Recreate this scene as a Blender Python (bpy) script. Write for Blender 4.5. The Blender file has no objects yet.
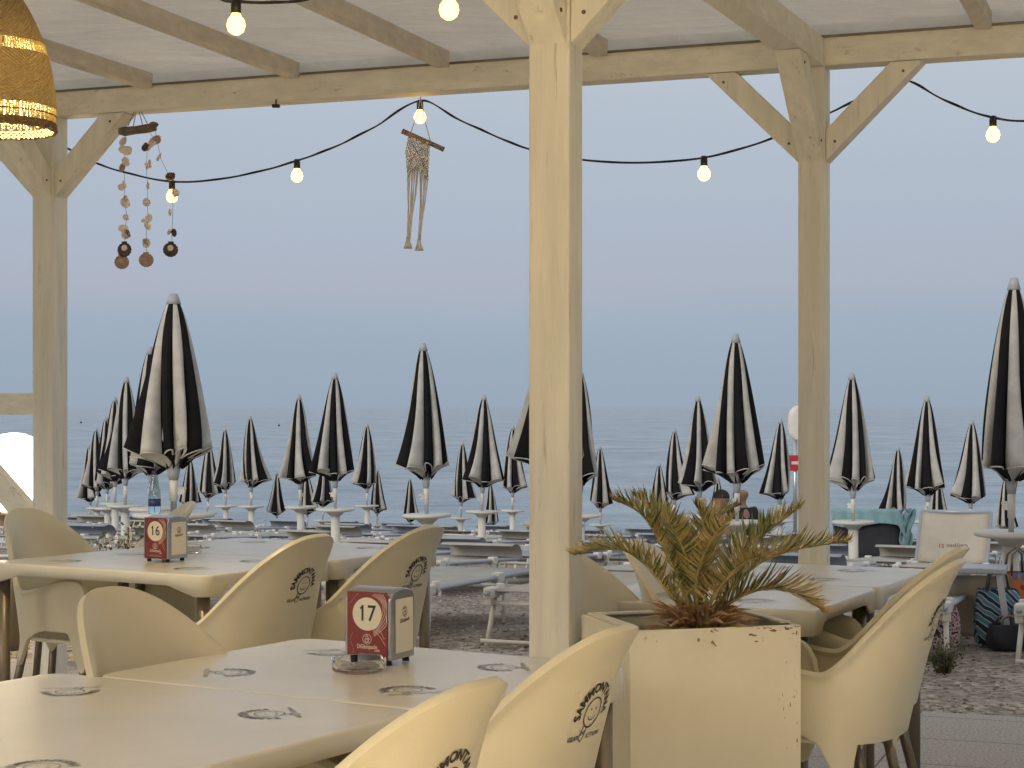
import bpy, math, random
from mathutils import Vector, Matrix
PI = math.pi
rnd = random.Random(7)
S = bpy.context.scene
C = S.collection

# ------------------------------------------------------------------ camera
EYE = 1.27
F = 1800.0
cam_d = bpy.data.cameras.new('camera')
cam = bpy.data.objects.new('camera', cam_d); C.objects.link(cam)
cam.location = (0, 0, EYE); cam.rotation_euler = (PI/2, 0, 0)
cam_d.sensor_width = 36; cam_d.lens = F/1024*36
cam_d.shift_y = 22/1024
cam_d.clip_start = 0.05; cam_d.clip_end = 60000
S.camera = cam
S.render.resolution_x = 1024; S.render.resolution_y = 768

# ------------------------------------------------------------------ sky (dusk, thin even cloud)
W = bpy.data.worlds.new('World'); S.world = W; W.use_nodes = True
nt = W.node_tree; nt.nodes.clear()
out = nt.nodes.new('ShaderNodeOutputWorld'); bg = nt.nodes.new('ShaderNodeBackground')
tc = nt.nodes.new('ShaderNodeTexCoord'); sp = nt.nodes.new('ShaderNodeSeparateXYZ')
mp = nt.nodes.new('ShaderNodeMapRange'); mp.inputs['From Min'].default_value = 0; mp.inputs['From Max'].default_value = 1
rp = nt.nodes.new('ShaderNodeValToRGB')
nz = nt.nodes.new('ShaderNodeTexNoise'); nz.inputs['Scale'].default_value = 1.6; nz.inputs['Detail'].default_value = 3
mpn = nt.nodes.new('ShaderNodeMapping'); mpn.inputs['Scale'].default_value = (1, 1, 9)
ad = nt.nodes.new('ShaderNodeMath'); ad.operation = 'MULTIPLY_ADD'; ad.inputs[1].default_value = 0.05; 
L = nt.links.new
L(tc.outputs['Generated'], sp.inputs[0]); L(tc.outputs['Generated'], mpn.inputs[0]); L(mpn.outputs[0], nz.inputs['Vector'])
L(nz.outputs[0], ad.inputs[0]); L(sp.outputs['Z'], ad.inputs[2])
sb = nt.nodes.new('ShaderNodeMath'); sb.operation = 'SUBTRACT'; sb.inputs[1].default_value = 0.025
L(ad.outputs[0], sb.inputs[0]); L(sb.outputs[0], rp.inputs[0])
def lin(c):
    return tuple(((x/255)/12.92 if x/255 <= .04045 else ((x/255+.055)/1.055)**2.4) for x in c)
stops = [(0.0, (155,172,190)), (0.03, (156,174,194)), (0.055, (161,177,197)), (0.075, (173,181,198)), (0.10, (175,185,203)),
         (0.15, (183,193,208)), (0.22, (196,204,214)), (0.45, (210,213,218)), (0.8, (217,217,219))]
els = rp.color_ramp.elements
els[0].position = stops[0][0]; els[0].color = (*lin(stops[0][1]), 1)
els[1].position = stops[-1][0]; els[1].color = (*lin(stops[-1][1]), 1)
for p, c in stops[1:-1]:
    e = els.new(p); e.color = (*lin(c), 1)
L(rp.outputs[0], bg.inputs['Color']); bg.inputs['Strength'].default_value = 0.93
sky = nt.nodes.new('ShaderNodeTexSky'); sky.sky_type = 'NISHITA'; sky.sun_disc = False
sky.sun_elevation = math.radians(9); sky.sun_rotation = math.radians(215)
bg2 = nt.nodes.new('ShaderNodeBackground'); bg2.inputs['Strength'].default_value = 0.006
L(sky.outputs[0], bg2.inputs['Color'])
ash = nt.nodes.new('ShaderNodeAddShader'); L(bg.outputs[0], ash.inputs[0]); L(bg2.outputs[0], ash.inputs[1])
L(ash.outputs[0], out.inputs['Surface'])

# weak low sun, veiled by cloud
sd = bpy.data.lights.new('sun', 'SUN'); sd.energy = 1.5; sd.angle = math.radians(22); sd.color = (1.0, .9, .78)
so = bpy.data.objects.new('sun', sd); C.objects.link(so)
sdir = Vector((-math.sin(math.radians(215)), -math.cos(math.radians(215)), 0)) * -1
so.rotation_euler = Vector((-0.62, -0.72, 0.36)).to_track_quat('Z', 'Y').to_euler()

S.view_settings.view_transform = 'Standard'; S.view_settings.look = 'None'
S.view_settings.exposure = 0.0; S.view_settings.gamma = 1.0
S.cycles.use_denoising = True
S.cycles.max_bounces = 8; S.cycles.sample_clamp_indirect = 6

# ------------------------------------------------------------------ materials
def nodemat(name):
    m = bpy.data.materials.new(name); m.use_nodes = True
    n = m.node_tree; return m, n, n.nodes['Principled BSDF'], n.nodes['Material Output']
def mat(name, col, rough=.5, var=.12, scale=8, bump=0.0, bscale=60, metal=0, stretch=None, spec=None, coat=0, dirt=None):
    """plain coloured material with broad uneven tone and fine bump"""
    m, n, b, o = nodemat(name); lk = n.links.new
    t = n.nodes.new('ShaderNodeTexCoord'); vec = t.outputs['Object']
    if stretch:
        q = n.nodes.new('ShaderNodeMapping'); q.inputs['Scale'].default_value = stretch; lk(vec, q.inputs[0]); vec = q.outputs[0]
    a = n.nodes.new('ShaderNodeTexNoise'); a.inputs['Scale'].default_value = scale; a.inputs['Detail'].default_value = 5
    a.inputs['Roughness'].default_value = .6
    lk(vec, a.inputs['Vector'])
    r = n.nodes.new('ShaderNodeValToRGB'); lk(a.outputs[0], r.inputs[0])
    r.color_ramp.elements[0].position = .3; r.color_ramp.elements[1].position = .7
    r.color_ramp.elements[0].color = (*[c*(1-var) for c in col], 1); r.color_ramp.elements[1].color = (*[min(1, c*(1+var)) for c in col], 1)
    colout = r.outputs[0]
    if dirt:
        dcol, lo, hi, dsc = dirt
        d = n.nodes.new('ShaderNodeTexNoise'); d.inputs['Scale'].default_value = dsc; d.inputs['Detail'].default_value = 8; d.inputs['Roughness'].default_value = .7
        lk(vec, d.inputs['Vector'])
        rr = n.nodes.new('ShaderNodeMapRange'); rr.inputs['From Min'].default_value = lo; rr.inputs['From Max'].default_value = hi
        lk(d.outputs[0], rr.inputs[0])
        mx = n.nodes.new('ShaderNodeMix'); mx.data_type = 'RGBA'; lk(rr.outputs[0], mx.inputs[0]); lk(colout, mx.inputs[6]); mx.inputs[7].default_value = (*dcol, 1)
        colout = mx.outputs[2]
    lk(colout, b.inputs['Base Color'])
    if dirt and rough < .4:
        rn = n.nodes.new('ShaderNodeTexNoise'); rn.inputs['Scale'].default_value = 4; rn.inputs['Detail'].default_value = 6; rn.inputs['Roughness'].default_value = .6; lk(vec, rn.inputs['Vector'])
        rm = n.nodes.new('ShaderNodeMapRange'); rm.inputs['From Min'].default_value = .35; rm.inputs['From Max'].default_value = .7; rm.inputs['To Min'].default_value = rough-.005; rm.inputs['To Max'].default_value = rough+.02
        lk(rn.outputs[0], rm.inputs[0]); lk(rm.outputs[0], b.inputs['Roughness'])
    else: b.inputs['Roughness'].default_value = rough
    b.inputs['Metallic'].default_value = metal
    if coat: b.inputs['Coat Weight'].default_value = coat
    if spec is not None: b.inputs['Specular IOR Level'].default_value = spec
    if bump:
        c = n.nodes.new('ShaderNodeTexNoise'); c.inputs['Scale'].default_value = bscale; c.inputs['Detail'].default_value = 6
        lk(vec, c.inputs['Vector'])
        bp = n.nodes.new('ShaderNodeBump'); bp.inputs['Strength'].default_value = bump; bp.inputs['Distance'].default_value = .01
        lk(c.outputs[0], bp.inputs['Height']); lk(bp.outputs[0], b.inputs['Normal'])
    return m
def emit(name, col, s):
    m, n, b, o = nodemat(name); b.inputs['Base Color'].default_value = (*col, 1)
    b.inputs['Emission Color'].default_value = (*col, 1); b.inputs['Emission Strength'].default_value = s
    return m
def wood(name, col, axis):
    """painted timber: long grain, brushed paint, chips and knots"""
    st = [14, 14, 14]; st[axis] = 1.1
    m = mat(name, col, .62, .11, 1.6, .35, 5, stretch=tuple(st), dirt=((.36, .29, .19), .60, .72, 2.6))
    return m
M = {}
PAINT = (.76, .72, .59)
for i, ax in enumerate('xyz'): M['wood_'+ax] = wood('painted_wood_'+ax, PAINT, i)
M['wood_dark'] = mat('rafter_wood', (.62, .56, .47), .7, .14, 3, .4, 10, stretch=(10, 1, 10))
M['plastic'] = mat('chair_plastic', (.66, .595, .425), .34, .05, 3, .05, 240, dirt=((.50, .41, .23), .66, .9, 9))
M['table'] = mat('table_plastic', (.70, .66, .56), .24, .05, 3, .06, 300, dirt=((.50, .46, .37), .66, .95, 14))
M['print'] = mat('black_print', (.035, .022, .018), .5)
M['print_worn'] = mat('worn_print', (.13, .115, .10), .4, .35, 90)
M['leg'] = mat('brown_metal', (.20, .165, .12), .38, .1, 5, metal=.55)
M['alu'] = mat('aluminium', (.62, .62, .60), .32, .06, 10, metal=.85)
M['steel'] = mat('dull_steel', (.42, .42, .42), .3, .15, 12, metal=1)
M['bedrail'] = mat('lounger_rail', (.40, .43, .48), .4, .1, 8, metal=.3)
M['white'] = mat('white_plastic', (.66, .64, .59), .45, .06, 8, dirt=((.4, .38, .33), .6, .9, 6))
M['sling'] = mat('lounger_fabric', (.42, .41, .37), .8, .12, 6, .2, 200)
M['sling_blue'] = mat('lounger_fabric_blue_grey', (.33, .36, .42), .8, .12, 6, .2, 200)
M['sling_cream'] = mat('lounger_fabric_cream', (.47, .42, .34), .8, .08, 6, .2, 200)
M['darkcloth'] = mat('dark_fabric', (.022, .024, .03), .85, .2, 6)
M['um_black'] = mat('umbrella_black', (.011, .010, .011), .9, .25, 10, .15, 160, spec=.15)
M['um_white'] = mat('umbrella_white', (.44, .43, .40), .85, .16, 9, .15, 160)
M['um_cap'] = mat('umbrella_cap', (.35, .37, .39), .6, .1)
M['tray'] = mat('tray_plastic', (.56, .55, .49), .45, .06, 7)
M['cable'] = mat('black_cable', (.012, .013, .016), .5)
M['bulb'] = emit('lit_bulb', (1, .62, .2), 12)
M['bulb_glass'] = emit('bulb_glass', (1, .50, .075), 11)
M['globe'] = emit('lit_globe', (1, .76, .42), 26)
M['wicker_lit'] = None
M['card'] = mat('red_card', (.20, .026, .020), .45, .08)
M['cream'] = mat('cream_print', (.75, .68, .52), .5, .03)
M['line'] = mat('pale_line', (.62, .46, .38), .5, .03)
M['brownprint'] = mat('brown_print', (.20, .08, .05), .5)
M['driftwood'] = mat('driftwood', (.17, .115, .08), .8, .3, 20, .5, 60)
M['stick'] = mat('stick', (.30, .22, .14), .7, .3, 30, .3, 60)
M['cord'] = mat('macrame_cord', (.80, .75, .66), .9, .12, 60, .4, 300)
M['string'] = mat('thin_string', (.2, .18, .16), .9)
M['shell_pale'] = mat('shell_pale', (.80, .71, .61), .5, .25, 40, .3, 120)
M['shell_brown'] = mat('shell_brown', (.42, .27, .20), .5, .35, 40, .3, 120)
M['shell_dark'] = mat('shell_dark', (.08, .05, .045), .45, .4, 40, .3, 120)
M['turquoise'] = mat('turquoise_towel', (.22, .37, .40), .95, .12, 8, .6, 120)
M['rust'] = mat('rust', (.16, .09, .045), .8, .4, 60)
M['soil'] = mat('soil', (.05, .035, .022), .95, .3, 20, .8, 60)
M['skin'] = mat('skin', (.27, .155, .11), .55, .08)
M['hair'] = mat('dark_hair', (.02, .015, .012), .7, .3, 60)
M['shirt_white'] = mat('white_shirt', (.55, .60, .68), .9, .06)
M['shirt_black'] = mat('black_shirt', (.015, .015, .02), .9, .1)
M['red'] = mat('red_paint', (.42, .03, .035), .5)
M['planter'] = mat('planter_paint', (.70, .64, .47), .55, .04, 5, .12, 40, dirt=((.30, .19, .09), .735, .76, 6))

def glass(name, col, rough=.03, alpha=1):
    m, n, b, o = nodemat(name); b.inputs['Base Color'].default_value = (*col, 1); b.inputs['Roughness'].default_value = rough
    b.inputs['Transmission Weight'].default_value = 1; b.inputs['IOR'].default_value = 1.45 if rough > .02 else 1.22
    return m
M['glass'] = glass('clear_glass', (.985, .99, .985), .01)
M['bottle'] = glass('blue_tinted_plastic', (.62, .82, .95), .08)
M['label_blue'] = mat('navy_label', (.015, .03, .09), .5)

# palm leaf: olive with brown dried tips and patches
def leafmat(name, c1, c2, c3):
    m, n, b, o = nodemat(name); lk = n.links.new
    t = n.nodes.new('ShaderNodeTexCoord')
    a = n.nodes.new('ShaderNodeTexNoise'); a.inputs['Scale'].default_value = 16; a.inputs['Detail'].default_value = 4; lk(t.outputs['Object'], a.inputs['Vector'])
    r = n.nodes.new('ShaderNodeValToRGB'); e = r.color_ramp.elements; e[0].position = .32; e[0].color = (*c1, 1); e[1].position = .68; e[1].color = (*c3, 1)
    k = e.new(.5); k.color = (*c2, 1)
    lk(a.outputs[0], r.inputs[0]); lk(r.outputs[0], b.inputs['Base Color']); b.inputs['Roughness'].default_value = .45
    tr = n.nodes.new('ShaderNodeBsdfTranslucent'); lk(r.outputs[0], tr.inputs[0])
    mx = n.nodes.new('ShaderNodeMixShader'); mx.inputs[0].default_value = .2
    lk(b.outputs[0], mx.inputs[1]); lk(tr.outputs[0], mx.inputs[2]); lk(mx.outputs[0], o.inputs[0])
    return m
M['frond'] = leafmat('palm_frond', (.20, .215, .06), (.36, .325, .10), (.50, .40, .16))
M['frond_dark'] = leafmat('palm_leaf_dark', (.07, .095, .025), (.11, .125, .035), (.16, .15, .05))
M['frond_tip'] = leafmat('palm_leaf_brown', (.24, .15, .06), (.36, .24, .10), (.50, .38, .20))
M['frond_dry'] = leafmat('palm_frond_dry', (.27, .24, .08), (.38, .29, .11), (.48, .36, .17))
M['stub'] = leafmat('palm_stub', (.24, .14, .07), (.36, .22, .11), (.48, .33, .19))
M['shrub'] = leafmat('shrub_leaf', (.045, .075, .02), (.08, .11, .03), (.13, .15, .05))

# roof film: white plastic, slightly translucent and creased
def filmmat():
    m, n, b, o = nodemat('roof_film'); lk = n.links.new
    t = n.nodes.new('ShaderNodeTexCoord'); mpp = n.nodes.new('ShaderNodeMapping'); mpp.inputs['Scale'].default_value = (1.2, 3.2, 1)
    mpp.inputs['Rotation'].default_value = (0, 0, .8)
    lk(t.outputs['Object'], mpp.inputs[0])
    a = n.nodes.new('ShaderNodeTexNoise'); a.inputs['Scale'].default_value = 2.6; a.inputs['Detail'].default_value = 9; a.inputs['Roughness'].default_value = .66; a.inputs['Distortion'].default_value = 1.2
    lk(mpp.outputs[0], a.inputs['Vector'])
    r = n.nodes.new('ShaderNodeValToRGB'); r.color_ramp.elements[0].position = .3; r.color_ramp.elements[1].position = .75
    r.color_ramp.elements[0].color = (.66, .61, .53, 1); r.color_ramp.elements[1].color = (.80, .76, .68, 1)
    lk(a.outputs[0], r.inputs[0]); lk(r.outputs[0], b.inputs['Base Color']); b.inputs['Roughness'].default_value = .13
    bp = n.nodes.new('ShaderNodeBump'); bp.inputs['Strength'].default_value = .8; bp.inputs['Distance'].default_value = .05
    lk(a.outputs[0], bp.inputs['Height']); lk(bp.outputs[0], b.inputs['Normal'])
    tr = n.nodes.new('ShaderNodeBsdfTranslucent'); lk(r.outputs[0], tr.inputs[0])
    mx = n.nodes.new('ShaderNodeMixShader'); mx.inputs[0].default_value = .36
    lk(b.outputs[0], mx.inputs[1]); lk(tr.outputs[0], mx.inputs[2]); lk(mx.outputs[0], o.inputs[0])
    return m
M['film'] = filmmat()

def wickermat(name, col, op):
    """woven straw; gaps let the bulb show (alpha holes)"""
    m, n, b, o = nodemat(name); lk = n.links.new
    t = n.nodes.new('ShaderNodeTexCoord')
    a = n.nodes.new('ShaderNodeTexNoise'); a.inputs['Scale'].default_value = 70; a.inputs['Detail'].default_value = 2; lk(t.outputs['Object'], a.inputs['Vector'])
    r = n.nodes.new('ShaderNodeValToRGB'); r.color_ramp.elements[0].color = (*[c*.55 for c in col], 1); r.color_ramp.elements[1].color = (*[c*1.35 for c in col], 1)
    lk(a.outputs[0], r.inputs[0]); lk(r.outputs[0], b.inputs['Base Color']); b.inputs['Roughness'].default_value = .7
    sx = n.nodes.new('ShaderNodeSeparateXYZ'); lk(t.outputs['Object'], sx.inputs[0])
    wz = n.nodes.new('ShaderNodeMath'); wz.operation = 'MULTIPLY'; wz.inputs[1].default_value = 620; lk(sx.outputs['Z'], wz.inputs[0])
    an = n.nodes.new('ShaderNodeMath'); an.operation = 'ARCTAN2'; lk(sx.outputs['Y'], an.inputs[0]); lk(sx.outputs['X'], an.inputs[1])
    aw = n.nodes.new('ShaderNodeMath'); aw.operation = 'MULTIPLY'; aw.inputs[1].default_value = 64; lk(an.outputs[0], aw.inputs[0])
    s1 = n.nodes.new('ShaderNodeMath'); s1.operation = 'SINE'; lk(wz.outputs[0], s1.inputs[0]); s2 = n.nodes.new('ShaderNodeMath'); s2.operation = 'SINE'; lk(aw.outputs[0], s2.inputs[0])
    pr_ = n.nodes.new('ShaderNodeMath'); pr_.operation = 'MULTIPLY'; lk(s1.outputs[0], pr_.inputs[0]); lk(s2.outputs[0], pr_.inputs[1])
    bp = n.nodes.new('ShaderNodeBump'); bp.inputs['Strength'].default_value = 1; bp.inputs['Distance'].default_value = .006; lk(pr_.outputs[0], bp.inputs['Height']); lk(bp.outputs[0], b.inputs['Normal'])
    tr = n.nodes.new('ShaderNodeBsdfTranslucent'); lk(r.outputs[0], tr.inputs[0])
    mx = n.nodes.new('ShaderNodeMixShader'); mx.inputs[0].default_value = op
    lk(b.outputs[0], mx.inputs[1]); lk(tr.outputs[0], mx.inputs[2]); lk(mx.outputs[0], o.inputs[0])
    return m
M['wicker'] = wickermat('wicker', (.52, .41, .21), .24)
M['wicker_open'] = wickermat('wicker_open', (.9, .78, .45), .65)
M['wicker_rim'] = wickermat('wicker_rim', (.36, .22, .09), .1)

# ------------------------------------------------------------------ mesh builder
class MB:
    def __init__(s): s.v = []; s.f = []; s.m = []; s.sm = []
    def add(s, vs, fs, mi=0, smooth=False):
        o = len(s.v); s.v += [tuple(v) for v in vs]
        for f in fs: s.f.append(tuple(i+o for i in f)); s.m.append(mi); s.sm.append(smooth)
    def box(s, c, d, R=None, mi=0):
        c = Vector(c); vs = []
        for x in (-.5, .5):
            for y in (-.5, .5):
                for z in (-.5, .5):
                    p = Vector((x*d[0], y*d[1], z*d[2]))
                    if R: p = R @ p
                    vs.append(c+p)
        s.add(vs, [(0,1,3,2),(4,6,7,5),(0,4,5,1),(2,3,7,6),(0,2,6,4),(1,5,7,3)], mi)
    def bar(s, a, b, w, h, side=None, mi=0):
        """box from a to b; w along 'side', h across"""
        a = Vector(a); b = Vector(b); d = b-a; t = d.normalized()
        sd_ = Vector(side) if side else (Vector((0,0,1)).cross(t) if abs(t.z) < .98 else Vector((1,0,0)))
        sd_ = (sd_ - t*sd_.dot(t)).normalized(); up = t.cross(sd_)
        vs = [p+sd_*w*i+up*h*j for p in (a, b) for i, j in ((-.5,-.5),(.5,-.5),(.5,.5),(-.5,.5))]
        s.add(vs, [(0,3,2,1),(4,5,6,7),(0,1,5,4),(1,2,6,5),(2,3,7,6),(3,0,4,7)], mi)
    def tube(s, pts, r, n=8, mi=0, caps=True, closed=False):
        pts = [Vector(p) for p in pts]; k = len(pts)
        rs = r if isinstance(r, (list, tuple)) else [r]*k
        vs = []; prev = None
        for i, p in enumerate(pts):
            if closed: t = (pts[(i+1) % k]-pts[i-1])
            else: t = (pts[min(i+1, k-1)]-pts[max(i-1, 0)])
            t = t.normalized() if t.length > 1e-9 else Vector((0,0,1))
            if prev is None: a = t.orthogonal().normalized()
            else:
                a = prev - t*prev.dot(t); a = a.normalized() if a.length > 1e-6 else t.orthogonal().normalized()
            prev = a; b = t.cross(a)
            for j in range(n):
                q = 2*PI*j/n; vs.append(p + (a*math.cos(q)+b*math.sin(q))*rs[i])
        fs = []
        for i in range(k if closed else k-1):
            i2 = (i+1) % k
            for j in range(n): fs.append((i*n+j, i*n+(j+1)%n, i2*n+(j+1)%n, i2*n+j))
        if caps and not closed:
            fs.append(tuple(reversed(range(n)))); fs.append(tuple((k-1)*n+j for j in range(n)))
        s.add(vs, fs, mi, True)
    def lathe(s, prof, c=(0,0,0), n=24, mi=0, smooth=True):
        vs = []; fs = []
        for r, z in prof:
            for j in range(n):
                a = 2*PI*j/n; vs.append((c[0]+r*math.cos(a), c[1]+r*math.sin(a), c[2]+z))
        for i in range(len(prof)-1):
            for j in range(n): fs.append((i*n+j, i*n+(j+1)%n, (i+1)*n+(j+1)%n, (i+1)*n+j))
        s.add(vs, fs, mi, smooth)
    def grid(s, fn, nu, nv, mi=0, smooth=True, mf=None, wrap=False):
        vs = [fn(i/(nu if wrap else nu), j/nv) for i in range(nu if wrap else nu+1) for j in range(nv+1)]
        N = nu if wrap else nu+1; o = len(s.v); s.v += [tuple(v) for v in vs]
        for i in range(nu):
            for j in range(nv):
                i2 = (i+1) % N
                s.f.append((o+i*(nv+1)+j, o+i2*(nv+1)+j, o+i2*(nv+1)+j+1, o+i*(nv+1)+j+1))
                s.m.append(mf(i, j) if mf else mi); s.sm.append(smooth)
    def sphere(s, c, r, n=12, mi=0, sq=(1,1,1)):
        vs = []; fs = []; h = max(4, n//2)
        for i in range(h+1):
            p = PI*i/h
            for j in range(n):
                a = 2*PI*j/n
                vs.append((c[0]+r*sq[0]*math.sin(p)*math.cos(a), c[1]+r*sq[1]*math.sin(p)*math.sin(a), c[2]+r*sq[2]*math.cos(p)))
        for i in range(h):
            for j in range(n): fs.append((i*n+j, (i+1)*n+j, (i+1)*n+(j+1)%n, i*n+(j+1)%n))
        s.add(vs, fs, mi, True)
    def build(s, name, mats, parent=None, bevel=0, solid=0, soff=0, sub=0):
        me = bpy.data.meshes.new(name); me.from_pydata(s.v, [], s.f)
        for m_ in (mats if isinstance(mats, (list, tuple)) else [mats]): me.materials.append(m_)
        me.polygons.foreach_set('material_index', s.m); me.polygons.foreach_set('use_smooth', s.sm); me.update()
        o = bpy.data.objects.new(name, me); C.objects.link(o)
        if parent: o.parent = parent
        if solid:
            k = o.modifiers.new('thick', 'SOLIDIFY'); k.thickness = solid; k.offset = soff
        if bevel:
            k = o.modifiers.new('bevel', 'BEVEL'); k.width = bevel; k.segments = 2; k.limit_method = 'ANGLE'
        if sub:
            k = o.modifiers.new('sub', 'SUBSURF'); k.levels = sub; k.render_levels = sub
        return o
def tag(o, label, cat, group=None, kind=None):
    if label: o['label'] = label
    if cat: o['category'] = cat
    if group: o['group'] = group
    if kind: o['kind'] = kind
    return o
def empty(name, loc=(0,0,0), rz=0):
    o = bpy.data.objects.new(name, None); C.objects.link(o); o.location = loc; o.rotation_euler = (0, 0, rz); o.empty_display_size = .1
    return o
def copy_tree(o, parent=None):
    c = o.copy(); C.objects.link(c)
    if parent: c.parent = parent
    for ch in [x for x in bpy.data.objects if x.parent == o]: copy_tree(ch, c)
    return c
def at(px, py, Y):
    return Vector(((px-512)/F*Y, Y, EYE-(py-406)/F*Y))

# flat writing: outline text turned into 2-D polygons
def text2d(s, size, bold=0.0):
    cu = bpy.data.curves.new('t', 'FONT'); cu.body = s; cu.size = size; cu.align_x = 'CENTER'; cu.align_y = 'CENTER'; cu.offset = bold; cu.resolution_u = 3
    o = bpy.data.objects.new('t', cu); C.objects.link(o)
    bpy.context.view_layer.update()
    me = bpy.data.meshes.new_from_object(o.evaluated_get(bpy.context.evaluated_depsgraph_get()))
    v = [(p.co.x, p.co.y) for p in me.vertices]; f = [tuple(p.vertices) for p in me.polygons]
    bpy.data.objects.remove(o); bpy.data.curves.remove(cu); bpy.data.meshes.remove(me)
    return v, f
class P2:
    def __init__(s): s.v = []; s.f = []
    def add(s, v, f):
        o = len(s.v); s.v += list(v); s.f += [tuple(i+o for i in q) for q in f]
    def text(s, t, size, x=0, y=0, bold=0.0, sx=1, rot=0):
        v, f = text2d(t, size, bold); c, d = math.cos(rot), math.sin(rot)
        s.add([(x+c*a*sx-d*b, y+d*a*sx+c*b) for a, b in v], f)
    def arctext(s, t, size, R, span, bold=0.0, x=0, y=0):
        v, f = text2d(t, size, bold); w = max(a for a, b in v)-min(a for a, b in v); m0 = (max(a for a, b in v)+min(a for a, b in v))/2
        s.add([(x+(R+b)*math.sin((a-m0)/w*span), y+(R+b)*math.cos((a-m0)/w*span)) for a, b in v], f)
    def ring(s, x, y, r0, r1, a0=0, a1=2*PI, n=28, sx=1):
        v = []
        for i in range(n+1):
            a = a0+(a1-a0)*i/n; v += [(x+sx*r0*math.cos(a), y+r0*math.sin(a)), (x+sx*r1*math.cos(a), y+r1*math.sin(a))]
        s.add(v, [(2*i, 2*i+1, 2*i+3, 2*i+2) for i in range(n)])
    def disc(s, x, y, r, n=24):
        s.add([(x+r*math.cos(2*PI*i/n), y+r*math.sin(2*PI*i/n)) for i in range(n)], [tuple(range(n))])
    def line(s, pts, w):
        v = []
        for i, p in enumerate(pts):
            a = pts[max(0, i-1)]; b = pts[min(len(pts)-1, i+1)]; dx, dy = b[0]-a[0], b[1]-a[1]; l = math.hypot(dx, dy) or 1
            v += [(p[0]-dy/l*w/2, p[1]+dx/l*w/2), (p[0]+dy/l*w/2, p[1]-dx/l*w/2)]
        s.add(v, [(2*i, 2*i+1, 2*i+3, 2*i+2) for i in range(len(pts)-1)])
    def poly(s, pts): s.add(pts, [tuple(range(len(pts)))])
    def mesh(s, fn, mb, mi=0): mb.add([fn(a, b) for a, b in s.v], s.f, mi)

# parasol-bar frame of directions
PA = math.radians(20.3)
def uv(u, v, z=0): return Vector((-math.cos(PA)*u+math.sin(PA)*v, math.sin(PA)*u+math.cos(PA)*v, z))
def to_uv(x, y): return (-math.cos(PA)*x+math.sin(PA)*y, math.sin(PA)*x+math.cos(PA)*y)
U = uv(1, 0); N = uv(0, 1)

# ------------------------------------------------------------------ ground, paving, sea
prof = [(-400, -.03), (9.6, -.03), (10.8, -.08), (25.2, -.90), (28.8, -1.13), (32.4, -1.42), (36, -1.75), (39, -2.1), (44, -2.7), (60, -4)]
def gz(v):
    for (a, b), (c, d) in zip(prof, prof[1:]):
        if a <= v <= c: return b+(d-b)*(v-a)/(c-a)
    return prof[-1][1]
from mathutils import noise
g = MB()
vs_ = [-400, -100, -20, 0, 5]+[7+.16*i for i in range(170)]+[34.5+.6*i for i in range(16)]+[50, 60]
us_ = [-300, -60, -25]+[-14+.22*i for i in range(170)]+[25, 32, 60, 300]
gv = []
for v in vs_:
    for u in us_:
        z = gz(v)
        if v > 7.7: z += .022*noise.noise(Vector((u*1.1, v*1.1, 0)))+.010*noise.noise(Vector((u*5, v*5, 3)))
        gv.append(uv(u, v, z))
nu = len(us_)
g.add(gv, [(i*nu+j, (i+1)*nu+j, (i+1)*nu+j+1, i*nu+j+1) for i in range(len(vs_)-1) for j in range(nu-1)], 0, True)
def gravelmat():
    m, n, b, o = nodemat('gravel_beach'); lk = n.links.new
    t = n.nodes.new('ShaderNodeTexCoord')
    vo = n.nodes.new('ShaderNodeTexVoronoi'); vo.inputs['Scale'].default_value = 30; lk(t.outputs['Object'], vo.inputs['Vector'])
    ns = n.nodes.new('ShaderNodeTexNoise'); ns.inputs['Scale'].default_value = 1.3; ns.inputs['Detail'].default_value = 8; ns.inputs['Roughness'].default_value = .7; lk(t.outputs['Object'], ns.inputs['Vector'])
    r = n.nodes.new('ShaderNodeValToRGB'); e = r.color_ramp.elements; e[0].position = .3; e[0].color = (.20, .17, .135, 1); e[1].position = .72; e[1].color = (.43, .375, .32, 1)
    lk(ns.outputs[0], r.inputs[0])
    h = n.nodes.new('ShaderNodeSeparateColor'); lk(vo.outputs['Color'], h.inputs[0])
    r2 = n.nodes.new('ShaderNodeMapRange'); r2.inputs['To Min'].default_value = .5; r2.inputs['To Max'].default_value = 1.35; lk(h.outputs[0], r2.inputs[0])
    mx = n.nodes.new('ShaderNodeMix'); mx.data_type = 'RGBA'; mx.blend_type = 'MULTIPLY'; mx.inputs[0].default_value = 1
    lk(r.outputs[0], mx.inputs[6]); lk(r2.outputs[0], mx.inputs[7]); lk(mx.outputs[2], b.inputs['Base Color'])
    b.inputs['Roughness'].default_value = .95
    bp = n.nodes.new('ShaderNodeBump'); bp.inputs['Strength'].default_value = .8; bp.inputs['Distance'].default_value = .015; bp.invert = True
    lk(vo.outputs['Distance'], bp.inputs['Height']); lk(bp.outputs[0], b.inputs['Normal'])
    return m
M['gravel'] = gravelmat()
tag(g.build('ground', M['gravel']), 'grey brown pebble beach sloping down to the sea', None, kind='structure')

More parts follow.
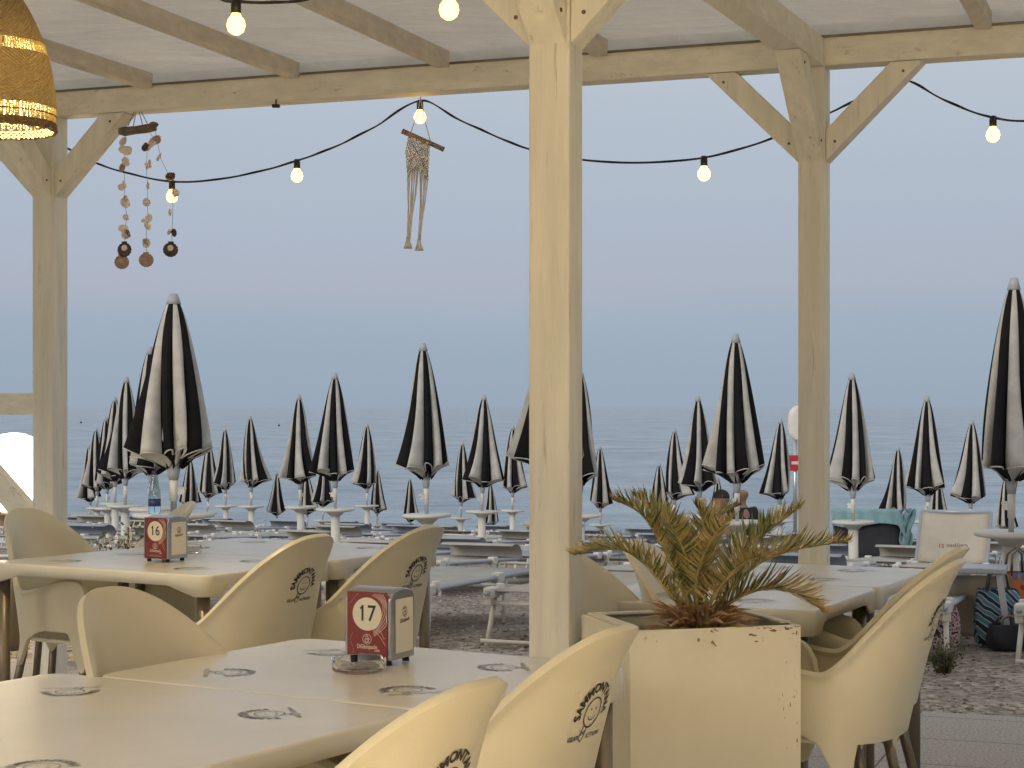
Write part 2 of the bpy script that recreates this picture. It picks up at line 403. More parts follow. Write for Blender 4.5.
def slabmat():
    m, n, b, o = nodemat('concrete_slabs'); lk = n.links.new
    t = n.nodes.new('ShaderNodeTexCoord'); q = n.nodes.new('ShaderNodeMapping'); q.inputs['Rotation'].default_value = (0, 0, PA); lk(t.outputs['Object'], q.inputs[0])
    br = n.nodes.new('ShaderNodeTexBrick'); br.offset = 0; br.inputs['Scale'].default_value = 1; br.inputs['Brick Width'].default_value = .5; br.inputs['Row Height'].default_value = .5
    br.inputs['Mortar Size'].default_value = .004; br.inputs['Color1'].default_value = (.40, .375, .345, 1); br.inputs['Color2'].default_value = (.47, .445, .41, 1); br.inputs['Mortar'].default_value = (.13, .12, .10, 1)
    lk(q.outputs[0], br.inputs['Vector'])
    ns = n.nodes.new('ShaderNodeTexNoise'); ns.inputs['Scale'].default_value = 95; ns.inputs['Detail'].default_value = 5; ns.inputs['Roughness'].default_value = .75; lk(t.outputs['Object'], ns.inputs['Vector'])
    r2 = n.nodes.new('ShaderNodeMapRange'); r2.inputs['From Min'].default_value = .3; r2.inputs['From Max'].default_value = .7; r2.inputs['To Min'].default_value = .3; r2.inputs['To Max'].default_value = 1.55; lk(ns.outputs[0], r2.inputs[0])
    mx = n.nodes.new('ShaderNodeMix'); mx.data_type = 'RGBA'; mx.blend_type = 'MULTIPLY'; mx.inputs[0].default_value = 1
    lk(br.outputs[0], mx.inputs[6]); lk(r2.outputs[0], mx.inputs[7]); lk(mx.outputs[2], b.inputs['Base Color']); b.inputs['Roughness'].default_value = .85
    bp = n.nodes.new('ShaderNodeBump'); bp.inputs['Strength'].default_value = .5; bp.inputs['Distance'].default_value = .004; lk(ns.outputs[0], bp.inputs['Height']); lk(bp.outputs[0], b.inputs['Normal'])
    return m
M['slab'] = slabmat()
g = MB()
a_, b_ = uv(-12, 7.62), uv(14, 7.62); c_, d_ = uv(14, -8), uv(-12, -8)
for q in ((a_, b_, c_, d_),):
    top = [Vector((p.x, p.y, .0)) for p in q]; bot = [Vector((p.x, p.y, -.12)) for p in q]
    g.add(top+bot, [(0,3,2,1),(4,5,6,7),(0,1,5,4),(1,2,6,5),(2,3,7,6),(3,0,4,7)])
tag(g.build('pavement', M['slab']), 'speckled concrete slabs under the pergola', None, kind='structure')

def seamat():
    m, n, b, o = nodemat('sea_water'); lk = n.links.new
    b.inputs['Specular IOR Level'].default_value = .36; b.inputs['Roughness'].default_value = .14; b.inputs['IOR'].default_value = 1.33
    t = n.nodes.new('ShaderNodeTexCoord'); q = n.nodes.new('ShaderNodeMapping'); q.inputs['Scale'].default_value = (.35, 1, 1); lk(t.outputs['Object'], q.inputs[0])
    hs = None
    for sc, st in ((.9, .35), (.22, .5), (.045, .8)):
        a = n.nodes.new('ShaderNodeTexNoise'); a.inputs['Scale'].default_value = sc; a.inputs['Detail'].default_value = 6; a.inputs['Distortion'].default_value = .6; lk(q.outputs[0], a.inputs['Vector'])
        k = n.nodes.new('ShaderNodeMath'); k.operation = 'MULTIPLY'; k.inputs[1].default_value = st; lk(a.outputs[0], k.inputs[0])
        if hs is None: hs = k.outputs[0]
        else:
            d = n.nodes.new('ShaderNodeMath'); lk(hs, d.inputs[0]); lk(k.outputs[0], d.inputs[1]); hs = d.outputs[0]
    q2 = n.nodes.new('ShaderNodeMapping'); q2.inputs['Scale'].default_value = (.006, .02, 1); q2.inputs['Rotation'].default_value = (0, 0, .35); lk(t.outputs['Object'], q2.inputs[0])
    pn = n.nodes.new('ShaderNodeTexNoise'); pn.inputs['Scale'].default_value = 1; pn.inputs['Detail'].default_value = 4; lk(q2.outputs[0], pn.inputs['Vector'])
    pr = n.nodes.new('ShaderNodeMapRange'); pr.inputs['From Min'].default_value = .35; pr.inputs['From Max'].default_value = .65; pr.inputs['To Min'].default_value = .35; pr.inputs['To Max'].default_value = 1.2; lk(pn.outputs[0], pr.inputs[0])
    hm = n.nodes.new('ShaderNodeMath'); hm.operation = 'MULTIPLY'; lk(hs, hm.inputs[0]); lk(pr.outputs[0], hm.inputs[1]); hs = hm.outputs[0]
    # ripple light and dark painted into the water colour as darker and paler streaks
    q3 = n.nodes.new('ShaderNodeMapping'); q3.inputs['Scale'].default_value = (.16, .10, 1); q3.inputs['Rotation'].default_value = (0, 0, .3); lk(t.outputs['Object'], q3.inputs[0])
    wn = n.nodes.new('ShaderNodeTexNoise'); wn.inputs['Scale'].default_value = 1; wn.inputs['Detail'].default_value = 7; wn.inputs['Roughness'].default_value = .72; lk(q3.outputs[0], wn.inputs['Vector'])
    av = n.nodes.new('ShaderNodeMath'); av.operation = 'MULTIPLY_ADD'; av.inputs[1].default_value = .45; lk(pn.outputs[0], av.inputs[0]); lk(wn.outputs[0], av.inputs[2])
    wr = n.nodes.new('ShaderNodeValToRGB'); e_ = wr.color_ramp.elements; e_[0].position = .56; e_[0].color = (.10, .155, .21, 1); e_[1].position = .88; e_[1].color = (.33, .41, .48, 1)
    lk(av.outputs[0], wr.inputs[0]); lk(wr.outputs[0], b.inputs['Base Color'])
    bp = n.nodes.new('ShaderNodeBump'); bp.inputs['Strength'].default_value = 1; bp.inputs['Distance'].default_value = 1.8; lk(hs, bp.inputs['Height']); lk(bp.outputs[0], b.inputs['Normal'])
    return m
M['sea'] = seamat()
g = MB(); q = [uv(-9000, 33, -2.05), uv(9000, 33, -2.05), uv(40000, 40000, -2.05), uv(-40000, 40000, -2.05)]
g.add(q, [(0,3,2,1)])
o = tag(g.build('sea', M['sea']), 'calm blue grey sea reaching the horizon', None, kind='structure')

# ------------------------------------------------------------------ pergola
BZ = 2.61                                   # soffit of the front beam
Q1 = Vector((1.20, 7.15, 0)); s_left = 3.575
Q2 = Vector((.112, 4.60, 0))
def fr(s, z, off=0): return Q1 + U*s + N*off + Vector((0,0,z))
perg = empty('beach_pergola', Q1)
tag(perg, 'whitewashed timber pergola with knee braces and a white film roof', 'pergola')
def pp(mb, name, m, bevel=.004):
    o = mb.build(name, m, None, bevel=bevel); o.parent = perg; o.matrix_parent_inverse = Matrix.Translation(-Q1); return o
RZ = Matrix.Rotation(-PA, 3, 'Z')
def post(P, w, z1):
    b = MB(); b.box((P.x, P.y, z1/2), (w, w, z1), RZ); return pp(b, 'post', M['wood_z'], .005)
post(Q1, .108, BZ); post(Q1+U*s_left, .116, BZ); post(Q2, .109, BZ); post(Q2+U*s_left, .11, BZ)
post(Q1-U*s_left, .11, BZ)
b = MB(); b.bar(fr(-5, BZ+.056), fr(6, BZ+.056), .11, .112, N); pp(b, 'beam', M['wood_x'])
X = (Q1-Q2).normalized()
def cross(p, far, back):     # main cross beam over a pair of posts
    b = MB(); b.bar(p+X*(far)+Vector((0,0,BZ+.054)), p-X*back+Vector((0,0,BZ+.054)), .108, .108); pp(b, 'cross_beam', M['wood_y'])
cross(Q1, -.062, 8.5); cross(Q1+U*s_left, -.062, 8.5); cross(Q1-U*s_left, -.062, 8.5)
# second row beam, cut between the cross beams
for s0, s1 in ((.07, s_left-.07), (-s_left+.07, -.07)):
    b = MB(); b.bar(Q2+U*s0+Vector((0,0,BZ+.05)), Q2+U*s1+Vector((0,0,BZ+.05)), .10, .10, N); pp(b, 'beam', M['wood_x'])
def brace(P, d, zlo, run, w=.098, t=.088):
    d = d.normalized(); b = MB()
    side = Vector((-d.y, d.x, 0))
    # parallelogram in the (d, z) plane: vertical cut on the post, level cut under the beam
    k = t*1.414; h0 = .056
    pts = [(h0, zlo), (h0, zlo+k), (run-k+h0, BZ-.002), (run+h0, BZ-.002)]
    run_ = BZ-zlo
    pts = [(h0, zlo), (h0+run_, BZ-.002), (h0+run_-k, BZ-.002), (h0, zlo+k)]
    vs = [P+d*a+side*sg*w/2+Vector((0,0,z)) for sg in (-1, 1) for a, z in pts]
    b.add(vs, [(0,1,2,3),(7,6,5,4),(0,4,5,1),(1,5,6,2),(2,6,7,3),(3,7,4,0)])
    for a_, z_ in ((h0+.035, zlo+.075), (h0+run_-.075, BZ-.04)):
        c_ = P+d*a_+side*(w/2)*(1 if side.y < 0 else -1)+Vector((0,0,z_)); b.tube([c_-side*.004, c_+side*.004], .006, 8, mi=1)
    return pp(b, 'brace', [M['wood_z'], M['rust']])
for P, zl in ((Q1, 2.235), (Q1+U*s_left, 2.235)):
    for d in (U, -U, -X): brace(P, d, zl, .38)
for d in (U, -U, -X, X): brace(Q2, d, 2.185, .38)
for s in (4.35, 3.02, 2.28, 1.57, .87, -.66, -1.4, -2.2, -2.9, 5.1):
    b = MB(); b.bar(fr(s, BZ+.130, -.057), fr(s, BZ+.130, -9), .062, .068); pp(b, 'rafter', M['wood_dark'])
# film laid over the rafters, sagging between them
b = MB()
def film(i, j):
    s = -5+11.2*i; k = 9.4*j
    sag = -.012*noise.noise(Vector((s*1.6, k*.9, 2)))-.006*noise.noise(Vector((s*5, k*2.2, 5)))
    k = 9.3*j**1.5; off = .052-k; dip = .050*(1-min(1, k/.05))
    return fr(s, BZ+.1655-dip+abs(sag)*min(1, k*4), off)
b.grid(film, 90, 60); pp(b, 'roof_film', M['film'], 0)
b = MB()                                       # thin dark strip along the top of the beam
b.bar(fr(-5, BZ+.1125, -.060), fr(6, BZ+.1125, -.060), .006, .010, N); pp(b, 'dark_strip', M['leg'], 0)

# railing at the far left of the pergola
rl = empty('timber_railing', Q1+U*s_left)
tag(rl, 'cream timber railing with a slanting brace left of the left post', 'railing')
b = MB(); P0 = Q1+U*s_left
b.bar(U*.06+Vector((0,0,1.28)), U*1.7+Vector((0,0,1.28)), .05, .10, N); b.build('rail', M['wood_x'], rl, bevel=.004)
b = MB(); b.bar(U*.06+Vector((0,0,.70)), U*.62+Vector((0,0,1.225)), .06, .11, N); b.build('brace', M['wood_x'], rl, bevel=.004)
b = MB(); b.bar(U*1.7+Vector((0,0,0)), U*1.7+Vector((0,0,1.33)), .09, .09, N); b.build('post', M['wood_z'], rl, bevel=.004)

# lit globe lamp seen through the railing
gl = empty('globe_lamp', at(14, 473, 9.6)); gp = gl.location
tag(gl, 'glaring lit globe lamp seen through the railing at far left', 'lamp')
b = MB(); b.sphere((0,0,.0), .215, 24); b.build('globe', M['globe'], gl)
b = MB(); b.tube([(0,0,-gp.z-.03), (0,0,-.215)], .03, 12); b.lathe([(.0,-.23), (.07,-.23), (.07,-.195), (.0,-.195)], n=16); b.build('pole', M['leg'], gl)

# ------------------------------------------------------------------ logos
def logo2d():
    p = P2()
    p.arctext('SAMMONTANA', .024, .046, math.radians(205), .0009)
    p.ring(0, 0, .0255, .0285)
    p.ring(0, 0, .013, .0148, math.radians(205), math.radians(335), 12)
    p.disc(-.008, .007, .0022, 8); p.disc(.008, .007, .0022, 8)
    p.line([(-.018, -.022), (-.024, -.046), (-.016, -.052)], .0026); p.line([(-.016, -.052), (-.010, -.046), (-.006, -.029)], .0026)
    p.line([(-.020, -.032), (-.009, -.040)], .0016); p.line([(-.021, -.040), (-.008, -.032)], .0016)
    p.text('GELATI', .0125, -.041, -.044, .0003, .78); p.text("ALL'ITALIANA", .0125, .027, -.044, .0003, .72)
    return p
LOGO = logo2d()

# ------------------------------------------------------------------ tables
def table_mesh(w, d, top=.73):
    """w along local x, d along local y; origin at the near right corner of the top, extends -x, +y"""
    mb = MB(); r = .045; n = 8
    pts = []
    for cx, cy, a0 in ((-r, r, -90), (-r, d-r, 0), (-w+r, d-r, 90), (-w+r, r, 180)):
        for i in range(n+1):
            a = math.radians(a0+90*i/n); pts.append((cx+r*math.cos(a), cy+r*math.sin(a)))
        # next straight run subdivided
        nx = {-90: ((0, r), (0, d-r)), 0: ((-r, d), (-w+r, d)), 90: ((-w, d-r), (-w, r)), 180: ((-w+r, 0), (-r, 0))}[a0]
        for i in range(1, 16):
            t = i/16; pts.append((nx[0][0]+(nx[1][0]-nx[0][0])*t, nx[0][1]+(nx[1][1]-nx[0][1])*t))
    k = len(pts); cx, cy = -w/2, d/2
    def inset(p, q):
        x, y = p; return (cx+(x-cx)*(1-q/(w/2)), cy+(y-cy)*(1-q/(d/2)))
    cor = [(0,0),(0,d),(-w,0),(-w,d)]
    def drop(p):
        dd = min(math.hypot(p[0]-a, p[1]-b) for a, b in cor)
        t = max(0, min(1, (dd-.075)/.055)); t = t*t*(3-2*t)
        return .070-.032*t
    rings = []
    for q_, z_ in ((.014, 0), (.006, 0), (.0028, -.0008), (.0007, -.0030), (0, -.007), (0, -.013)): rings.append([(*inset(p, q_), top+z_) for p in pts])
    rings.append([(*p, top-drop(p)) for p in pts])
    rings.append([(*inset(p, .006), top-drop(p)) for p in pts])
    rings.append([(*inset(p, .006), top-.014) for p in pts])
    vs = [q for R in rings for q in R]; fs = []
    for a in range(len(rings)-1):
        for j in range(k): fs.append((a*k+j, (a+1)*k+j, (a+1)*k+(j+1)%k, a*k+(j+1)%k))
    mb.add(vs, fs, 0, True)
    mb.add(rings[0], [tuple(range(k))], 0, False); mb.add(rings[-1], [tuple(reversed(range(k)))], 0, False)
    return mb
def make_table(corner, ang, w, d, label, group='cream plastic cafe tables', top=.73):
    t = empty('cafe_table', (corner[0], corner[1], 0), -ang); tag(t, label, 'table', group)
    table_mesh(w, d, top).build('tabletop', M['table'], t)
    for x in (-.045, -w+.045):
        for y in (.045, d-.045):
            b = MB(); b.tube([(x, y, 0), (x, y, top-.03)], .021, 14); b.lathe([(0,0),(.026,0),(.026,.03),(.0,.03)], (x, y, 0), 14); b.build('leg', M['leg'], t)
    # printed emblem towards each corner
    cx, cy = -w/2, d/2
    for qx, qy in ((1,1),(1,-1),(-1,1),(-1,-1)):
        px_, py_ = cx+qx*(w/2-.21), cy+qy*(d/2-.17)
        a = math.atan2(py_-cy, px_-cx)+PI/2
        if True:
            b = MB(); ca, sa = math.cos(a), math.sin(a)
            LOGO.mesh(lambda x, y: (px_+ca*x-sa*y, py_+sa*x+ca*y, top+.0006), b); b.build('printed_emblem', M['print_worn'], t)
    return t
A31 = math.radians(31); A26 = math.radians(26)
def cs(a): return Vector((math.cos(a), -math.sin(a), 0)), Vector((math.sin(a), math.cos(a), 0))
xa, ya = cs(A31)
C17 = Vector((-.105, 3.165, 0))
make_table(C17, A31, .86, .69, 'cream plastic table in the foreground under the nearer napkin dispenser')
make_table(C17-ya*.882-xa*.06, A31, .90, .88, 'cream plastic table nearest the camera in the bottom left corner')
C16 = Vector((-.975, 5.72, 0))
make_table(C16, A31, .99, .68, 'cream plastic table at left under the farther napkin dispenser')
make_table(C16+ya*.684, A31, .99, .68, 'cream plastic table joined behind the number 16 table')
xb, yb = cs(A26)
CR = Vector((.79, 4.74, 0))
make_table(CR, A26, .70, .68, 'cream plastic table right behind the potted palm')
make_table(CR+yb*.684, A26, .70, .68, 'cream plastic table beyond the palm, beside the right post')

# ------------------------------------------------------------------ chairs
def sm(a, b, x):
    t = max(0, min(1, (x-a)/(b-a))); return t*t*(3-2*t)
CA, CB, CARM = .262, .235, .235
def plan(q):
    """q 0..1 from back centre to arm front -> x, y, weight of 'backness'"""
    qs = abs(q); sg = 1 if q >= 0 else -1
    if qs < .62:
        f = qs/.62*PI/2; x = CA*math.sin(f)**.82; y = -CB*max(0, math.cos(f))**.82
    else:
        t = (qs-.62)/.38; x = CA+.012*t; y = CARM*t
    return sg*x, y
def ztop(q):
    q = abs(q)
    z = .608+.272*(max(0, 1-min(1, q/.50)**2.3)**1.7) + .052*sm(.50, .84, q)
    if q > .9: z -= .13*(1-math.sqrt(max(0, 1-((q-.9)/.1)**2)))
    return z
def zbot(q):
    q = abs(q)
    z = .43 + .045*sm(.45, .65, q)*(1-sm(.82, .95, q))
    for c, w_ in ((.40, .085), (.915, .085)):
        z -= .10*max(0, 1-(abs(q-c)/w_)**1.6) if abs(q-c) < w_ else 0
    return z
def shell(q, z):
    x, y = plan(q); bk = max(0, 1-abs(q)/.62); bk = bk*bk*(3-2*bk)
    h = z-.42
    if h > 0:
        y -= (.22*h+.22*h*h)*(.25+.75*bk) if abs(q) < .62 else 0
        if abs(q) >= .62: y -= (.22*h+.22*h*h)*.25*(1-(abs(q)-.62)/.38)
        x *= 1+.10*h-.55*max(0, h-.20)*1.0
    else:
        y += h*.10*(bk) + (-h*.12 if abs(q) > .8 else 0); y += h*.18*(1 if abs(q) < .6 else 0)
        x *= 1-h*.18
    return Vector((x, y, z))
def chair_proto():
    t = empty('plastic_armchair'); 
    b = MB()
    nq, nz = 96, 16
    def shf(i, j):
        q = 2*i-1; zt = ztop(q); p = shell(q, zbot(q)+(zt-zbot(q))*j); x, y = plan(q); n_ = Vector((x, y-.02, 0)).normalized()
        return p+n_*.013*sm(.90, 1, j)
    b.grid(shf, nq, nz)
    o = b.build('shell', M['plastic'], t, solid=.015, soff=0)
    k = o.modifiers.new('bevel', 'BEVEL'); k.width = .005; k.segments = 2; k.limit_method = 'ANGLE'
    # seat, slightly dished, front lip turned down
    b = MB()
    def seat(i, j):
        y = -.215+.475*j
        if y < 0: hw = CA*(max(0, 1-(abs(y)/(CB+.0))**2.44))**(1/2.44)
        else: hw = CA+.012*y/CARM
        hw = max(.05, hw-.004); x = (2*i-1)*hw
        z = .445-.016*(1-(2*i-1)**2)*sm(-.2, .0, y)*(1-sm(.1, .25, y))
        if j > .88: z -= .05*((j-.88)/.12)**2; y -= .01*((j-.88)/.12)**2
        return (x, y, z)
    b.grid(seat, 20, 26); b.build('seat', M['plastic'], t, solid=.012, soff=-1)
    for q, dx, dy in ((.40, .05, -.085), (-.40, -.05, -.085), (.915, .03, .03), (-.915, -.03, .03)):
        p = shell(q, .33); ins = Vector((-.012 if q > 0 else .012, .012 if abs(q) < .6 else -.006, 0))
        b = MB(); b.tube([p+ins+Vector((0,0,.06)), p+ins+Vector((dx*.2, dy*.2, -.03)), Vector((p.x+dx, p.y+dy, 0))+ins], .0145, 12); b.build('leg', M['leg'], t)
    b = MB()
    zc = .728
    def onback(x, y):
        z = zc+y; lo, hi = -.6, .6
        for _ in range(22):
            q = (lo+hi)/2
            if shell(q, z).x < x: lo = q
            else: hi = q
        p = shell(q, z); e = 1e-3
        du = shell(q+e, z)-p; dz = shell(q, z+e)-p; nn = dz.cross(du).normalized()
        if nn.y > 0: nn = -nn
        return p+nn*.0090
    LOGO.mesh(onback, b); b.build('printed_emblem', M['print'], t)
    return t
CH = chair_proto(); first = [True]
def chair(loc, facing, label, z=0):
    """loc = seat centre (x, y); facing = degrees, direction the sitter looks (0 = +y, positive = to the left)"""
    o = CH if first[0] else copy_tree(CH); first[0] = False
    o.location = (loc[0], loc[1], z); o.rotation_euler = (0, 0, math.radians(facing))
    tag(o, label, 'chair', 'cream plastic armchairs at the tables'); return o
def chair_peak(px, py, facing, label, zt=.88, z=0):
    Y = (EYE-zt-z)*F/(py-406); Xp = (px-512)/F*Y; a = math.radians(facing); k = .235+.22*.46+.22*.46*.46
    return chair((Xp-math.sin(a)*k, Y+math.cos(a)*k), facing, label, z)

chair_peak(478, 681, 59, 'cream plastic armchair at the bottom edge, its printed back cut off by the frame')
chair_peak(618, 627, 59, 'cream plastic armchair in front of the big central post, printed back turned to the camera')
chair_peak(317, 535, 59, 'cream plastic armchair with smiling emblem right of the farther dispenser table')
chair_peak(430, 526, 59, 'cream plastic armchair with emblem, second behind, beside the white lounger legs')
chair_peak(108, 589, -121, 'cream plastic armchair with plain rounded back between the two dispenser tables')
chair((-1.52, 6.60), -121, 'cream plastic armchair at the far left edge, its arm showing under the table')
chair((-1.66, 7.17), 110, 'cream plastic armchair half hidden behind the farther napkin dispenser')
chair_peak(556, 549, -118, 'cream plastic armchair mostly hidden behind the big central post')
chair_peak(632, 541, -114, 'cream plastic armchair behind the left fronds of the potted palm')
chair_peak(957, 560, 64, 'cream plastic armchair at the right, front one of a nested pair')
chair_peak(961, 547, 63, 'cream plastic armchair at the right, rear one of a nested pair', z=.0)

# ------------------------------------------------------------------ napkin dispensers
def dispenser(px, py, num, ang, label, sc=1.0):
    Y = (EYE-.732)*F/(py-406); c = Vector(((px-512)/F*Y, Y, .732))
    xa_, ya_ = cs(ang)
    t = empty('napkin_dispenser', c, -ang); tag(t, label, 'napkin dispenser')   # origin: near bottom corner, body -x and +y
    w, d, h, f = .110, .104, .158, .010
    b = MB()
    prof_ = []
    for i in range(13):
        s = i/12; y = d*s; r = .012; z = h-.010+.010*math.sin(PI*s)-(.010*(1-min(1, s/.08))**2)-(.010*(1-min(1, (1-s)/.08))**2)
        prof_.append((y, z))
    vs = [(0, y, z) for y, z in prof_]+[(0, d, f), (0, 0, f)]; k = len(vs); vs2 = [(-w, y, z) for _, y, z in vs]
    fs = [tuple(range(k)), tuple(k+i for i in reversed(range(k)))]+[(i, k+i, k+(i+1)%k, (i+1)%k) for i in range(k)]
    b.add(vs+vs2, fs); b.build('casing', M['steel'], t, bevel=.0035)
    for x in (-.014, -w+.014):
        for y in (.014, d-.014):
            q = MB(); q.lathe([(0, 0), (.008, 0), (.007, f), (0, f)], (x, y, 0), 10); q.build('foot', M['darkcloth'], t)
    # red card on the front (faces -y), rounded top bent over
    q = MB(); q.box((-w/2, -.0014, f+.072), (w-.014, .0024, .140)); card = q.build('number_card', M['card'], t, bevel=.0008)
    def onf(x, y): return (-w/2+x, -.0030, f+.072+y)
    p = P2(); p.disc(0, .024, .0345, 40); q = MB(); p.mesh(onf, q); q.build('number_disc', M['cream'], card)
    p = P2(); p.text(num, .047, 0, .024, .0004, .92); p.line([(-.0085, .0415), (-.0165, .0345)], .0034); q = MB(); p.mesh(lambda x, y: (-w/2+x, -.0034, f+.072+y), q); q.build('number', M['print'], card)
    p = P2()
    p.ring(0, -.028, .0095, .0108); p.ring(-.001, -.031, .0028, .0050); p.line([(-.005, -.024), (0, -.020), (.003, -.026), (.006, -.029)], .0020); p.line([(-.004, -.034), (.005, -.034)], .0016)
    p.text('DiGiampaolo', .0125, 0, -.044, .0004, .72); p.text('caffe', .007, .024, -.051, .0002)
    p.line([(-.028, -.062), (.028, -.062)], .0010); p.line([(-.02, -.0585), (.03, -.0585)], .0006)
    for j in range(5):
        pts = []
        for i in range(26):
            a = -1.35+2.7*i/25; R = .0365+.0040*j+.0022*math.sin(a*4+j*.6)
            x, y = .006+R*math.cos(a)*.86, .030+R*math.sin(a)*1.0
            if abs(x) < .047 and -.064 < y < .068: pts.append((x, y))
        if len(pts) > 2: p.line(pts, .0013)
    for j in range(2):
        p.line([(.012+.012*j, -.006), (.024+.010*j, -.014), (.034+.006*j, -.026), (.0435, -.040+.016*j)], .0009)
    for i in range(14): p.disc(-.036+.0035*math.sin(i*.5), -.064+i*.0036, .0007, 6)
    for i in range(9): p.disc(-.040+.0022*i, .046+.0024*i, .0007, 6)
    q = MB(); p.mesh(onf, q); q.build('card_print', M['line'], card)
    # cream panel on the side (faces +x)
    q = MB(); q.box((.0012, d/2+.003, f+.070), (.0022, d-.030, .112)); pan = q.build('side_panel', M['cream'], t, bevel=.0006)
    p = P2(); p.ring(0, .028, .0095, .0112, sx=.9); p.ring(0, .025, .003, .0052); p.line([(-.005, .034), (0, .036), (.003, .030)], .002); p.text('DiGiampaolo', .0115, 0, .011, .0003, .66, rot=.10)
    q = MB(); p.mesh(lambda x, y: (.0028, d/2+.003+x, f+.070+y), q); q.build('side_print', M['brownprint'], pan)
    return t
dispenser(391, 666.5, '17', math.radians(25), 'metal napkin dispenser, red card reading 17, on the nearer foreground table')
dispenser(168, 562.5, '16', math.radians(30), 'metal napkin dispenser, red card reading 16, on the farther left table')
def ashtray(px, py, label, group=None):
    Y = (EYE-.732)*F/(py-406); t = MB(); c = ((px-512)/F*Y, Y, .732)
    n = 48; prof_ = [(.0, .0), (.050, .0), (.055, .004), (.056, .024), (.0545, .028), (.050, .027), (.047, .012), (.044, .007), (.0, .006)]
    vs = []; 
    for r, z in prof_:
        for j in range(n):
            a = 2*PI*j/n
            notch = max(0, 1-min(abs((a-.4-k*PI*2/3+PI) % (2*PI)-PI) for k in range(3))/.16)
            zz = z-.009*notch*(1 if z > .02 else 0); vs.append((r*math.cos(a), r*math.sin(a), zz))
    fs = [(i*n+j, i*n+(j+1)%n, (i+1)*n+(j+1)%n, (i+1)*n+j) for i in range(len(prof_)-1) for j in range(n)]
    t.add(vs, fs, 0, True); o = t.build('glass_ashtray', M['glass'], None); o.location = c; tag(o, label, 'ashtray')
ashtray(359, 671, 'clear glass ashtray in front of the number 17 dispenser')
ashtray(187, 553, 'small clear glass ashtray just right of the number 16 dispenser')

# ------------------------------------------------------------------ planter and palm
PB = .976
pc = Vector((.282, 4.30, 0))*PB; ang = math.radians(16.4)
px_, py_ = Vector((math.cos(ang), math.sin(ang), 0)), Vector((-math.sin(ang), math.cos(ang), 0))
pl = empty('square_planter', pc, ang); tag(pl, 'tall cream painted square planter with chipped rust edges holding the palm', 'planter')
w_, d_, h_ = .436, .355, .745
b = MB()
tk = .012
for c, s in (((w_/2, tk/2, h_/2), (w_, tk, h_)), ((w_/2, d_-tk/2, h_/2), (w_, tk, h_)), ((tk/2, d_/2, h_/2), (tk, d_-2*tk-.001, h_)), ((w_-tk/2, d_/2, h_/2), (tk, d_-2*tk-.001, h_))): b.box(c, s)
BOXMB = b
b = MB()    # folded rim
for c, s in (((w_/2, d_-tk-.012, h_+.003), (w_-2*tk, .026, .006)), ((tk+.012, d_/2, h_+.003), (.026, d_-2*tk-.056, .006)), ((w_-tk-.012, d_/2, h_+.003), (.026, d_-2*tk-.056, .006))): b.box(c, s)
b.build('rim', M['planter'], pl, bevel=.001)
b = BOXMB
for i in range(60):     # flaked paint showing rust, mostly along the top edge and right corner
    if i < 26: x = w_-.003-rnd.random()**2*.16; z = h_-rnd.random()**4*.04-.004
    elif i < 32: x = .02+rnd.random()*.05; z = h_-.008-rnd.random()*.02
    else: x = w_-.01-rnd.random()**2*.05; z = h_-rnd.random()*.3
    k = rnd.randint(5, 8); r = .0008+rnd.random()**2*.0035
    b.add([(x+r*(2.6 if i < 26 else .45)*math.cos(2*PI*a/k)*(.5+.8*rnd.random()), -.0008, min(h_-.003, z+r*(.8 if i < 26 else 1.9)*math.sin(2*PI*a/k)*(.5+.8*rnd.random()))) for a in range(k)], [tuple(range(k))], 1)
BOXMB.build('box', [M['planter'], M['rust']], pl, bevel=.002)
b = MB(); b.grid(lambda i, j: (tk+(w_-2*tk)*i, tk+(d_-2*tk)*j, h_-.055+.012*noise.noise(Vector((i*9, j*9, 0)))), 20, 18); b.build('soil', M['soil'], pl)

PC = Vector((.455, 4.36, 0)); pz = h_-.045
palm = empty('potted_palm', (PC.x, PC.y, pz)); tag(palm, 'small olive brown palm with arching fronds growing in the square planter', 'palm')
b = MB(); b.lathe([(.0, -.02), (.045, -.02), (.052, .02), (.045, .06), (.03, .09), (.0, .10)], n=20); b.build('stem', M['stub'], palm)
b = MB()
for i in range(240):
    a = rnd.random()*2*PI; el = rnd.uniform(.02, 1.1); L_ = rnd.uniform(.06, .15)*(1-.35*max(0, el)); w0 = rnd.uniform(.004, .009)
    d = Vector((math.cos(a)*math.cos(el), math.sin(a)*math.cos(el), math.sin(el))); p = Vector((math.cos(a)*.035, math.sin(a)*.035, rnd.uniform(-.005, .06)))
    s = Vector((-math.sin(a), math.cos(a), 0)); e = p+d*L_+Vector((0,0,-.015*rnd.random()))
    b.add([p-s*w0, p+s*w0, p+d*L_*.6+s*w0*.7+Vector((0,0,.004)), p+d*L_*.6-s*w0*.7+Vector((0,0,.004)), e, p+Vector((0,0,w0)), p+d*L_*.6+Vector((0,0,w0+.004))], [(0,5,6,3),(5,1,2,6),(3,6,4),(6,2,4)])
b.build('dry_stubs', M['stub'], palm)
